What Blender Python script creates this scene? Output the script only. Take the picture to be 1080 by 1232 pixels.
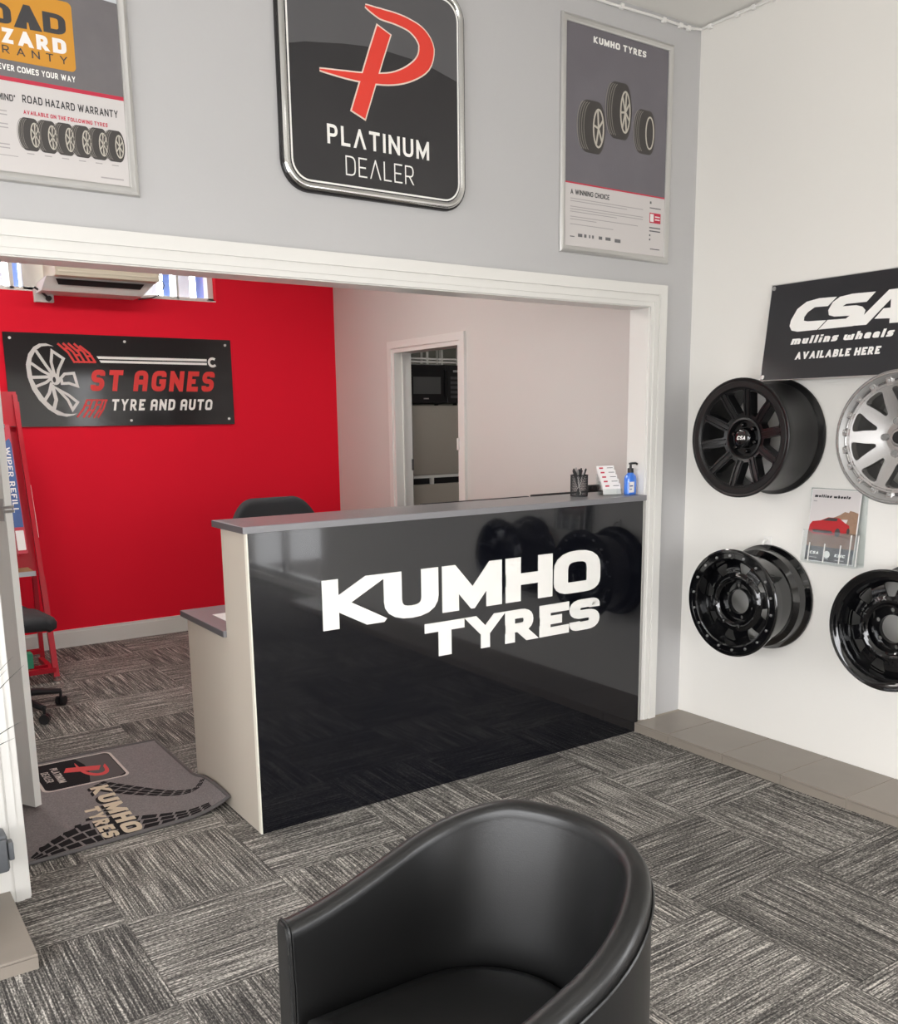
import bpy, bmesh, math, random
from mathutils import Vector, Matrix
random.seed(7)
PI = math.pi
for o in list(bpy.data.objects):
    bpy.data.objects.remove(o)
scn = bpy.context.scene
COL = scn.collection

# ------------------------------------------------------------------ camera
YAW, PITCH, ROLL, FPX, CY = 0.599528849, 0.185891433, -0.0129657976, 1109.95654, 713.458
fw = Vector((math.sin(YAW)*math.cos(PITCH), math.cos(YAW)*math.cos(PITCH), -math.sin(PITCH)))
rt = Vector((math.cos(YAW), -math.sin(YAW), 0)); up = rt.cross(fw)
rt2 = rt*math.cos(ROLL)+up*math.sin(ROLL); up2 = up*math.cos(ROLL)-rt*math.sin(ROLL)
cam = bpy.data.objects.new('camera', bpy.data.cameras.new('camera')); COL.objects.link(cam)
m = Matrix((rt2, up2, -fw)).transposed().to_4x4(); m.translation = (0, 0, 1.52)
cam.matrix_world = m
cam.data.sensor_fit = 'HORIZONTAL'; cam.data.sensor_width = 36
cam.data.lens = FPX/1080*36; cam.data.shift_y = (CY-616)/1080
cam.data.clip_start = 0.05
scn.camera = cam
scn.view_settings.view_transform = 'Standard'; scn.view_settings.look = 'None'
scn.view_settings.gamma = 1; scn.view_settings.use_curve_mapping = False
scn.view_settings.exposure = 0.05

# ------------------------------------------------------------------ world and light
W = bpy.data.worlds.new('sky'); scn.world = W; W.use_nodes = True
bg = W.node_tree.nodes['Background']
bg.inputs[1].default_value = 11.5
_n, _l = W.node_tree.nodes, W.node_tree.links          # pale overcast sky over a darker street
_tc = _n.new('ShaderNodeTexCoord'); _sp = _n.new('ShaderNodeSeparateXYZ'); _rp = _n.new('ShaderNodeValToRGB')
_mr = _n.new('ShaderNodeMapRange'); _mr.inputs[1].default_value = -1; _mr.inputs[2].default_value = 1
_l.new(_tc.outputs['Generated'], _sp.inputs[0]); _l.new(_sp.outputs[2], _mr.inputs[0]); _l.new(_mr.outputs[0], _rp.inputs[0])
_rp.color_ramp.elements[0].position = 0.47; _rp.color_ramp.elements[0].color = (0.50, 0.49, 0.475, 1)
_rp.color_ramp.elements[1].position = 0.53; _rp.color_ramp.elements[1].color = (1.0, 0.985, 0.965, 1)
_l.new(_rp.outputs[0], bg.inputs[0])
def area(name, loc, target, sx, sy, power, color=(1, 1, 1), portal=False):
    l = bpy.data.lights.new(name, 'AREA'); l.shape = 'RECTANGLE'; l.size = sx; l.size_y = sy
    l.energy = power; l.color = color
    if portal: l.cycles.is_portal = True
    o = bpy.data.objects.new(name, l); COL.objects.link(o); o.location = loc
    o.rotation_euler = (Vector(target)-Vector(loc)).to_track_quat('-Z', 'Y').to_euler()
    return o
area('street_window_portal', (0.65, -3.02, 1.18), (0.65, 0, 1.18), 2.5, 2.24, 1, portal=True)
area('side_window_portal', (-2.62, 0.1, 1.23), (0, 0.1, 1.23), 4.8, 2.34, 1, portal=True)
area('entrance_portal', (3.70, -1.85, 1.3), (0, -1.85, 1.3), 1.8, 2.4, 1, portal=True)
area('high_window_portal', (1.3, 6.83, 2.65), (1.3, 3, 2.65), 2.4, 0.55, 1, portal=True)
FILL_FRONT, LAMP_BACK, LAMP_KITCHEN = 1.5, 18.0, 8.0   # emission of the ceiling luminaires; the front ones are added fill

# ------------------------------------------------------------------ materials
def lin(c):
    c = c/255.0
    return c/12.92 if c <= 0.04045 else ((c+0.055)/1.055)**2.4
def rgb(r, g, b): return (lin(r), lin(g), lin(b), 1)
MATS = {}
def mat(name, col, rough=0.5, metal=0.0, bump=0.0, bscale=200, var=0.0, vscale=6, coat=0.0, spec=0.5, emit=0):
    if name in MATS: return MATS[name]
    M = bpy.data.materials.new(name); M.use_nodes = True; MATS[name] = M
    nt = M.node_tree; b = nt.nodes['Principled BSDF']
    b.inputs['Base Color'].default_value = col; b.inputs['Roughness'].default_value = rough
    b.inputs['Metallic'].default_value = metal; b.inputs['Specular IOR Level'].default_value = spec
    if coat: b.inputs['Coat Weight'].default_value = coat; b.inputs['Coat Roughness'].default_value = 0.03
    if emit:
        b.inputs['Emission Color'].default_value = col; b.inputs['Emission Strength'].default_value = emit
    tc = nt.nodes.new('ShaderNodeTexCoord')
    if var:
        n = nt.nodes.new('ShaderNodeTexNoise'); n.inputs['Scale'].default_value = vscale; n.inputs['Detail'].default_value = 4
        nt.links.new(tc.outputs['Object'], n.inputs['Vector'])
        mr = nt.nodes.new('ShaderNodeMapRange'); mr.inputs[3].default_value = 1-var; mr.inputs[4].default_value = 1+var
        nt.links.new(n.outputs[0], mr.inputs[0])
        mx = nt.nodes.new('ShaderNodeMix'); mx.data_type = 'RGBA'; mx.blend_type = 'MULTIPLY'; mx.inputs[0].default_value = 1
        mx.inputs[6].default_value = col; nt.links.new(mr.outputs[0], mx.inputs[7]); nt.links.new(mx.outputs[2], b.inputs['Base Color'])
    if bump:
        n = nt.nodes.new('ShaderNodeTexNoise'); n.inputs['Scale'].default_value = bscale; n.inputs['Detail'].default_value = 3
        nt.links.new(tc.outputs['Object'], n.inputs['Vector'])
        bp = nt.nodes.new('ShaderNodeBump'); bp.inputs['Strength'].default_value = bump; bp.inputs['Distance'].default_value = 0.002
        nt.links.new(n.outputs[0], bp.inputs['Height']); nt.links.new(bp.outputs[0], b.inputs['Normal'])
    return M
def glass(name, tint, alpha_gloss=0.12, rough=0.02):
    if name in MATS: return MATS[name]
    M = bpy.data.materials.new(name); M.use_nodes = True; MATS[name] = M
    nt = M.node_tree; nt.nodes.remove(nt.nodes['Principled BSDF'])
    t = nt.nodes.new('ShaderNodeBsdfTransparent'); t.inputs[0].default_value = tint
    g = nt.nodes.new('ShaderNodeBsdfGlossy'); g.inputs['Roughness'].default_value = rough
    mx = nt.nodes.new('ShaderNodeMixShader'); mx.inputs[0].default_value = alpha_gloss
    nt.links.new(t.outputs[0], mx.inputs[1]); nt.links.new(g.outputs[0], mx.inputs[2])
    nt.links.new(mx.outputs[0], nt.nodes['Material Output'].inputs[0])
    return M
def carpet_mat():
    M = bpy.data.materials.new('carpet_tiles'); M.use_nodes = True; nt = M.node_tree; N = nt.nodes; L = nt.links
    b = N['Principled BSDF']; b.inputs['Roughness'].default_value = 0.95; b.inputs['Specular IOR Level'].default_value = 0.15
    tc = N.new('ShaderNodeTexCoord'); s = N.new('ShaderNodeSeparateXYZ'); L.new(tc.outputs['Object'], s.inputs[0])
    def mth(op, a, bb=None, c=None):
        n = N.new('ShaderNodeMath'); n.operation = op
        for i, v in enumerate((a, bb, c)):
            if v is None: continue
            if isinstance(v, (int, float)): n.inputs[i].default_value = v
            else: L.new(v, n.inputs[i])
        return n.outputs[0]
    x, y = s.outputs[0], s.outputs[1]
    tx = mth('DIVIDE', mth('SUBTRACT', x, 0.645), 0.507); ty = mth('DIVIDE', mth('SUBTRACT', y, 2.736), 0.495)
    i, j = mth('FLOOR', tx), mth('FLOOR', ty)
    par = mth('FLOORED_MODULO', mth('ADD', i, j), 2.0)          # 0: pile runs in depth, 1: across
    inv = mth('SUBTRACT', 1.0, par)
    across = mth('ADD', mth('MULTIPLY', x, inv), mth('MULTIPLY', y, par))
    along = mth('ADD', mth('MULTIPLY', y, inv), mth('MULTIPLY', x, par))
    rnd = mth('ADD', mth('MULTIPLY', i, 3.7), mth('MULTIPLY', j, 9.1))
    def streak(fa, fl, det):
        cv = N.new('ShaderNodeCombineXYZ'); L.new(mth('MULTIPLY', across, fa), cv.inputs[0]); L.new(mth('MULTIPLY', along, fl), cv.inputs[1]); L.new(rnd, cv.inputs[2])
        n = N.new('ShaderNodeTexNoise'); n.inputs['Scale'].default_value = 1; n.inputs['Detail'].default_value = det; n.inputs['Roughness'].default_value = 0.6
        L.new(cv.outputs[0], n.inputs['Vector']); return n.outputs[0]
    a1, a2, a3 = streak(185, 4, 1), streak(230, 95, 2), streak(30, 1.6, 2)
    v = mth('ADD', mth('ADD', mth('MULTIPLY', a1, 0.47), mth('MULTIPLY', a2, 0.43)), mth('MULTIPLY', a3, 0.10))
    wn = N.new('ShaderNodeTexWhiteNoise'); wn.noise_dimensions = '1D'; L.new(rnd, wn.inputs['W'])
    v = mth('ADD', v, mth('MULTIPLY', mth('SUBTRACT', wn.outputs[0], 0.5), 0.05))
    cr = N.new('ShaderNodeValToRGB'); e = cr.color_ramp.elements
    e[0].position = 0.40; e[0].color = rgb(62, 60, 59); e[1].position = 0.64; e[1].color = rgb(214, 208, 200)
    k = e.new(0.495); k.color = rgb(104, 101, 97)
    k = e.new(0.56); k.color = rgb(148, 144, 138)
    L.new(v, cr.inputs[0])
    # dark seams between tiles
    def edge(t):
        f = mth('FRACT', t); return mth('MINIMUM', f, mth('SUBTRACT', 1.0, f))
    ed = mth('MINIMUM', edge(tx), edge(ty)); sm = N.new('ShaderNodeMapRange'); sm.inputs[1].default_value = 0.0; sm.inputs[2].default_value = 0.007; sm.inputs[3].default_value = 0.6; sm.inputs[4].default_value = 1.0
    L.new(ed, sm.inputs[0])
    mx = N.new('ShaderNodeMix'); mx.data_type = 'RGBA'; mx.blend_type = 'MULTIPLY'; mx.inputs[0].default_value = 1
    L.new(cr.outputs[0], mx.inputs[6]); L.new(sm.outputs[0], mx.inputs[7]); L.new(mx.outputs[2], b.inputs['Base Color'])
    bp = N.new('ShaderNodeBump'); bp.inputs['Strength'].default_value = 0.6; bp.inputs['Distance'].default_value = 0.004
    L.new(v, bp.inputs['Height']); L.new(bp.outputs[0], b.inputs['Normal'])
    return M
M_CARPET = carpet_mat()
M_WALLG = mat('paint_light_grey', rgb(188, 187, 187), 0.55, bump=0.08, bscale=90)
M_WALLW = mat('paint_warm_white', rgb(234, 231, 225), 0.55, bump=0.1, bscale=60)
M_WALLB = mat('paint_office_white', rgb(211, 206, 201), 0.55, bump=0.06, bscale=80)
M_RED = mat('paint_red', rgb(236, 20, 48), 0.75, bump=0.05, bscale=80, spec=0.25)
M_CEIL = mat('paint_ceiling', rgb(232, 230, 225), 0.7)
M_TRIM = mat('gloss_white_trim', rgb(225, 223, 218), 0.3)
M_TILE = mat('taupe_tile', rgb(140, 131, 121), 0.35, var=0.08, vscale=9)
M_GROUT = mat('tile_grout', rgb(172, 163, 150), 0.8)
M_BLACKG = mat('gloss_black_laminate', rgb(13, 14, 20), 0.07, coat=0.4)
M_LAM = mat('greige_laminate', rgb(184, 175, 162), 0.4)
M_GREYTOP = mat('grey_laminate_top', rgb(128, 127, 130), 0.3)
M_DARKEDGE = mat('dark_grey_edging', rgb(82, 80, 82), 0.4)
M_WHITEL = mat('white_acrylic', rgb(245, 243, 238), 0.35)
M_EDGEW = mat('pale_edge_strip', rgb(226, 222, 208), 0.4)
M_BLACKM = mat('matte_black_plastic', rgb(30, 30, 32), 0.5)
M_FABRIC = mat('charcoal_fabric', rgb(44, 45, 48), 0.8, bump=0.3, bscale=500)
M_LEATHER = mat('black_leather', rgb(19, 19, 19), 0.34, bump=0.12, bscale=420)
M_LEATHERD = mat('black_leather_seat', rgb(17, 17, 17), 0.42, bump=0.12, bscale=420)
M_ALU = mat('brushed_aluminium', rgb(205, 204, 202), 0.3, metal=0.85)
M_CHROME = mat('chrome', rgb(210, 210, 208), 0.12, metal=1)
M_STEEL = mat('zinc_steel', rgb(190, 190, 190), 0.3, metal=1)
M_SATBLK = mat('satin_black_alloy', rgb(15, 15, 16), 0.36)
M_GLSBLK = mat('gloss_black_steel', rgb(8, 8, 10), 0.09, coat=0.5)
M_SILVER = mat('machined_silver_alloy', rgb(186, 184, 182), 0.27, metal=0.9)
M_SILVERD = mat('cast_silver_alloy', rgb(150, 149, 147), 0.42, metal=0.6)
M_SIGNBLK = mat('black_sign_panel', rgb(40, 40, 43), 0.28)
M_SIGNGLS = mat('gloss_black_sign', rgb(34, 32, 33), 0.1)
M_SIGNRED = mat('sign_red', rgb(222, 52, 48), 0.4)
M_LOGORED = mat('emblem_red', rgb(226, 62, 48), 0.3)
M_CREAM = mat('emblem_cream_outline', rgb(235, 215, 200), 0.4)
M_DARKG = mat('print_dark_grey', rgb(62, 61, 63), 0.2)
M_MIDG = mat('print_mid_grey', rgb(108, 107, 109), 0.2)
M_PURPLEG = mat('print_purple_grey', rgb(108, 104, 110), 0.22, var=0.12, vscale=5)
M_ROADG = mat('print_road_grey', rgb(110, 106, 108), 0.25, var=0.12, vscale=14)
M_PAPER = mat('white_paper', rgb(236, 232, 230), 0.5)
M_PRINTTX = mat('print_black_ink', rgb(40, 38, 42), 0.5)
M_PRINTGR = mat('print_grey_ink', rgb(165, 160, 160), 0.5)
M_PRINTRD = mat('print_crimson_ink', rgb(190, 40, 66), 0.5)
M_ORANGE = mat('print_orange', rgb(205, 143, 42), 0.35)
M_TYRE = mat('print_tyre_black', rgb(62, 58, 56), 0.4)
M_TYRE2 = mat('print_tyre_groove', rgb(128, 123, 116), 0.4)
M_RIMP = mat('print_rim_silver', rgb(190, 184, 172), 0.4)
M_CREAMAC = mat('cream_plastic', rgb(214, 206, 186), 0.4)
M_WHITEP = mat('white_plastic', rgb(232, 230, 226), 0.35)
M_REDMETAL = mat('red_powder_coat', rgb(178, 12, 36), 0.3)
M_WOOD = mat('brown_board', rgb(150, 118, 84), 0.6, var=0.15, vscale=20)
M_GREEN = mat('green_card', rgb(40, 140, 105), 0.5)
M_BLUECARD = mat('blue_card', rgb(70, 96, 150), 0.45)
M_PINKCARD = mat('red_card', rgb(196, 62, 78), 0.45)
M_FRIDGE = mat('fridge_greige', rgb(178, 171, 160), 0.35)
M_BLACKGL = mat('black_glass', rgb(34, 34, 36), 0.12)
M_MAT = mat('mat_grey_pile', rgb(128, 122, 122), 1.0, bump=0.8, bscale=700, var=0.55, vscale=170, spec=0.1)
M_MATEDGE = mat('mat_rubber_edge', rgb(88, 84, 84), 0.7)
M_MATBLK = mat('mat_black_pile', rgb(38, 36, 38), 1.0, bump=0.6, bscale=700, var=0.2, vscale=260, spec=0.1)
M_MATTAN = mat('mat_beige_pile', rgb(206, 190, 168), 1.0, bump=0.5, bscale=700, var=0.15, vscale=260, spec=0.1)
M_MATRED = mat('mat_red_pile', rgb(206, 84, 84), 1.0, bump=0.5, bscale=700, spec=0.1)
M_MATWHT = mat('mat_white_pile', rgb(196, 186, 180), 1.0, bump=0.5, bscale=700, spec=0.1)
M_MATMID = mat('mat_mid_grey_pile', rgb(92, 88, 88), 1.0, bump=0.5, bscale=700, spec=0.1)
M_GCASE = mat('slate_grey_plastic', rgb(96, 99, 103), 0.45)
M_LEAF = mat('dark_green_leaf', rgb(58, 66, 58), 0.5)
M_TERRA = mat('grey_planter', rgb(120, 118, 115), 0.6)
M_BLUEGEL = mat('blue_gel', rgb(70, 128, 226), 0.15, coat=0.6)
M_CLEAR = glass('clear_acrylic', (0.95, 0.97, 0.97, 1), 0.10)
M_GLASS = glass('window_glass', (0.97, 0.98, 1, 1), 0.06)
M_DIFF = mat('fill_diffuser', (1, 0.98, 0.94, 1), 0.5, emit=FILL_FRONT)
M_DIFFB = mat('lamp_diffuser_office', (1, 0.97, 0.93, 1), 0.5, emit=LAMP_BACK)
M_DIFFK = mat('lamp_diffuser_kitchen', (1, 0.98, 0.94, 1), 0.5, emit=LAMP_KITCHEN)
M_BLIND = mat('white_blind_slat', rgb(245, 247, 252), 0.6)
M_BLINDB = mat('blue_blind_slat', rgb(140, 170, 235), 0.6)
for _m in (M_BLIND, M_BLINDB):       # thin slats let the daylight through
    _b = _m.node_tree.nodes['Principled BSDF']; _t = _m.node_tree.nodes.new('ShaderNodeBsdfTranslucent'); _x = _m.node_tree.nodes.new('ShaderNodeMixShader')
    _t.inputs[0].default_value = _b.inputs['Base Color'].default_value; _x.inputs[0].default_value = 0.10
    _m.node_tree.links.new(_b.outputs[0], _x.inputs[1]); _m.node_tree.links.new(_t.outputs[0], _x.inputs[2])
    _m.node_tree.links.new(_x.outputs[0], _m.node_tree.nodes['Material Output'].inputs[0])
M_POSTER = mat('poster_paper', rgb(206, 201, 199), 0.3)
M_CARRED = mat('print_car_red', rgb(178, 34, 40), 0.3)
M_SKYP = mat('print_pale_sky', rgb(214, 208, 206), 0.3)
M_ROCK = mat('print_rock_brown', rgb(150, 120, 98), 0.4, var=0.2, vscale=60)
M_SAND = mat('print_sand_brown', rgb(120, 84, 62), 0.4, var=0.25, vscale=70)

# ------------------------------------------------------------------ mesh helpers
def box(bm, x0, x1, y0, y1, z0, z1, bev=0.0, seg=2):
    r = bmesh.ops.create_cube(bm, size=1)
    for v in r['verts']:
        v.co = Vector(((x0+x1)/2+v.co.x*(x1-x0), (y0+y1)/2+v.co.y*(y1-y0), (z0+z1)/2+v.co.z*(z1-z0)))
    if bev:
        es = list({e for v in r['verts'] for e in v.link_edges})
        bmesh.ops.bevel(bm, geom=es, offset=bev, segments=seg, affect='EDGES', profile=0.5)
def BX(*a, **k):
    bm = bmesh.new(); box(bm, *a, **k); return bm
def tube(bm, pts, r, n=10, closed=False, caps=True, radii=None):
    pts = [Vector(p) for p in pts]; rings = []; K = len(pts); prev = None
    for i, p in enumerate(pts):
        if closed: t = pts[(i+1) % K]-pts[i-1]
        else: t = pts[min(i+1, K-1)]-pts[max(i-1, 0)]
        t.normalize()
        if prev is None:
            a = Vector((0, 0, 1)) if abs(t.z) < 0.9 else Vector((1, 0, 0))
            u = t.cross(a).normalized()
        else:
            u = (prev-t*prev.dot(t)); u.normalize()
        prev = u; w = t.cross(u); rr = radii[i] if radii else r
        rings.append([bm.verts.new(p+(u*math.cos(2*PI*k/n)+w*math.sin(2*PI*k/n))*rr) for k in range(n)])
    for i in range(K if closed else K-1):
        A, B = rings[i], rings[(i+1) % K]
        for k in range(n): bm.faces.new((A[k], A[(k+1) % n], B[(k+1) % n], B[k]))
    if caps and not closed:
        bm.faces.new(rings[0]); bm.faces.new(rings[-1])
def lathe(bm, prof, n=48, axis='Z', c=(0, 0, 0), closed=False, caps=False):
    rings = []
    for (h, r) in prof:
        ring = []
        for k in range(n):
            a = 2*PI*k/n; ca, sa = r*math.cos(a), r*math.sin(a)
            if axis == 'Z': p = (c[0]+ca, c[1]+sa, c[2]+h)
            elif axis == 'X': p = (c[0]+h, c[1]+ca, c[2]+sa)
            else: p = (c[0]+ca, c[1]+h, c[2]+sa)
            ring.append(bm.verts.new(p))
        rings.append(ring)
    K = len(rings)
    for i in range(K if closed else K-1):
        A, B = rings[i], rings[(i+1) % K]
        for k in range(n): bm.faces.new((A[k], A[(k+1) % n], B[(k+1) % n], B[k]))
    if caps:
        bm.faces.new(rings[0]); bm.faces.new(rings[-1])
def bar(bm, a, b, w, h, upv=(0, 0, 1)):
    a, b = Vector(a), Vector(b); t = (b-a).normalized(); u = t.cross(Vector(upv))
    if u.length < 1e-4: u = t.cross(Vector((1, 0, 0)))
    u.normalize(); v = u.cross(t)
    vs = [bm.verts.new(p+u*sx*w/2+v*sy*h/2) for p in (a, b) for sx, sy in ((-1, -1), (1, -1), (1, 1), (-1, 1))]
    for f in ((0, 1, 2, 3), (7, 6, 5, 4), (0, 4, 5, 1), (1, 5, 6, 2), (2, 6, 7, 3), (3, 7, 4, 0)): bm.faces.new([vs[i] for i in f])
def obj(name, bm, material, parent=None, smooth=False, local=False, bevel=0):
    """link bm as ONE mesh object; geometry is given in world space unless local"""
    bmesh.ops.recalc_face_normals(bm, faces=bm.faces)
    if parent is not None and not local:
        w = parent
        off = Vector((0, 0, 0))
        while w is not None: off += w.location; w = w.parent
        bmesh.ops.translate(bm, verts=bm.verts, vec=-off)
    me = bpy.data.meshes.new(name); bm.to_mesh(me); bm.free(); me.materials.append(material)
    if smooth:
        for p in me.polygons: p.use_smooth = True
        me.set_sharp_from_angle(angle=math.radians(42 if smooth is True else smooth))
    o = bpy.data.objects.new(name, me); COL.objects.link(o)
    if parent is not None: o.parent = parent
    if bevel:
        b = o.modifiers.new('bevel', 'BEVEL'); b.width = bevel; b.segments = 2; b.limit_method = 'ANGLE'
    return o
def thing(name, label, cat, loc=(0, 0, 0), group=None):
    o = bpy.data.objects.new(name, None); COL.objects.link(o); o.location = loc; o.empty_display_size = 0.05
    o['label'] = label; o['category'] = cat
    if group: o['group'] = group
    return o
def tag(o, label, cat, group=None):
    # move the origin of a one-mesh thing to the middle of its base
    vs = [v.co for v in o.data.vertices]
    c = Vector(((min(v.x for v in vs)+max(v.x for v in vs))/2, (min(v.y for v in vs)+max(v.y for v in vs))/2, min(v.z for v in vs)))
    o.data.transform(Matrix.Translation(-c)); o.location = c
    o['label'] = label; o['category'] = cat
    if group: o['group'] = group
    return o
def struct(name, bm, m_, parent=None, smooth=False):
    o = obj(name, bm, m_, parent, smooth)
    o['kind'] = 'structure'
    return o
def copy_tree(o, parent=None):
    c = o.copy(); COL.objects.link(c); c.parent = parent
    for ch in list(o.children): copy_tree(ch, c)
    return c

# flat print / lettering in a plane: (O, U, V, N)
class Flat:
    def __init__(s, O, U, V, N): s.O, s.U, s.V, s.N = Vector(O), Vector(U), Vector(V), Vector(N)
    def p(s, u, v, n=0): return s.O+s.U*u+s.V*v+s.N*n
    def prism(s, bm, poly, n0, n1, back=False):
        top = [bm.verts.new(s.p(u, v, n1)) for u, v in poly]; bot = [bm.verts.new(s.p(u, v, n0)) for u, v in poly]
        bm.faces.new(top); k = len(poly)
        for i in range(k): bm.faces.new((top[i], top[(i+1) % k], bot[(i+1) % k], bot[i]))
        if back: bm.faces.new(bot[::-1])
    def polys(s, polys, n0, n1):
        bm = bmesh.new()
        for i, q in enumerate(polys): s.prism(bm, q, n0, n1+0.000012*(i % 23))   # neighbouring strokes never share a plane
        return bm
WA = Flat((0, 3.09, 0), (1, 0, 0), (0, 0, 1), (0, -1, 0))          # face of the grey wall
RW = Flat((0, 6.65, 0), (1, 0, 0), (0, 0, 1), (0, -1, 0))          # face of the red wall
RT = Flat((3.525, 0, 0), (0, -1, 0), (0, 0, 1), (-1, 0, 0))        # face of the right wall (u = -y)
def rect(u0, u1, v0, v1): return [(u0, v0), (u1, v0), (u1, v1), (u0, v1)]
def arcpts(cu, cv, ru, rv, a0, a1, n=24): return [(cu+ru*math.cos(math.radians(a0+(a1-a0)*k/n)), cv+rv*math.sin(math.radians(a0+(a1-a0)*k/n))) for k in range(n+1)]
def ell(cu, cv, ru, rv, n=28): return arcpts(cu, cv, ru, rv, 0, 360*(n-1)/n, n-1)
def rrect(u0, u1, v0, v1, r, n=8):
    return (arcpts(u1-r, v0+r, r, r, -90, 0, n)+arcpts(u1-r, v1-r, r, r, 0, 90, n)+arcpts(u0+r, v1-r, r, r, 90, 180, n)+arcpts(u0+r, v0+r, r, r, 180, 270, n))
def fillet(pts, closed, n=5):
    out = []; K = len(pts)
    for i, p in enumerate(pts):
        r = p[2] if len(p) > 2 else 0
        if r <= 0 or (not closed and i in (0, K-1)): out.append((p[0], p[1])); continue
        P = Vector(p[:2]); A = Vector(pts[i-1][:2]); B = Vector(pts[(i+1) % K][:2])
        da, db = A-P, B-P; la, lb = da.length, db.length; da.normalize(); db.normalize()
        ang = da.angle(db); d = min(r/math.tan(ang/2), la*0.499, lb*0.499); s, e = P+da*d, P+db*d
        for k in range(n+1):
            t = k/n; q = s*(1-t)**2+P*2*t*(1-t)+e*t*t; out.append((q.x, q.y))
    return out
def strip(pts, w, closed=False, ws=None):
    """a stroke of width w along pts, as quads with mitred joints"""
    K = len(pts); P = [Vector(p) for p in pts]; L = []; R = []
    for i in range(K):
        a = P[i]-P[i-1] if (closed or i > 0) else P[1]-P[0]
        b = P[(i+1) % K]-P[i] if (closed or i < K-1) else P[K-1]-P[K-2]
        a.normalize(); b.normalize(); na = Vector((-a.y, a.x)); nb = Vector((-b.y, b.x)); mm = na+nb
        if mm.length < 1e-3: mm = na
        mm.normalize(); sc = 1/max(0.22, mm.dot(na)); h = (ws[i] if ws else w)/2*sc
        L.append(P[i]+mm*h); R.append(P[i]-mm*h)
    return [[tuple(L[i]), tuple(R[i]), tuple(R[(i+1) % K]), tuple(L[(i+1) % K])] for i in range(K if closed else K-1)]
def clipv(poly, lo, hi):
    for s, lim in ((1, lo), (-1, hi)):
        out = []
        for i in range(len(poly)):
            a, b = poly[i-1], poly[i]; ia, ib = s*(a[1]-lim) >= -1e-9, s*(b[1]-lim) >= -1e-9
            if ia != ib:
                t = (lim-a[1])/(b[1]-a[1]); out.append((a[0]+(b[0]-a[0])*t, lim))
            if ib: out.append(b)
        poly = out
        if len(poly) < 3: return []
    return poly
Q = 0.3; X_ = 0.66
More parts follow.
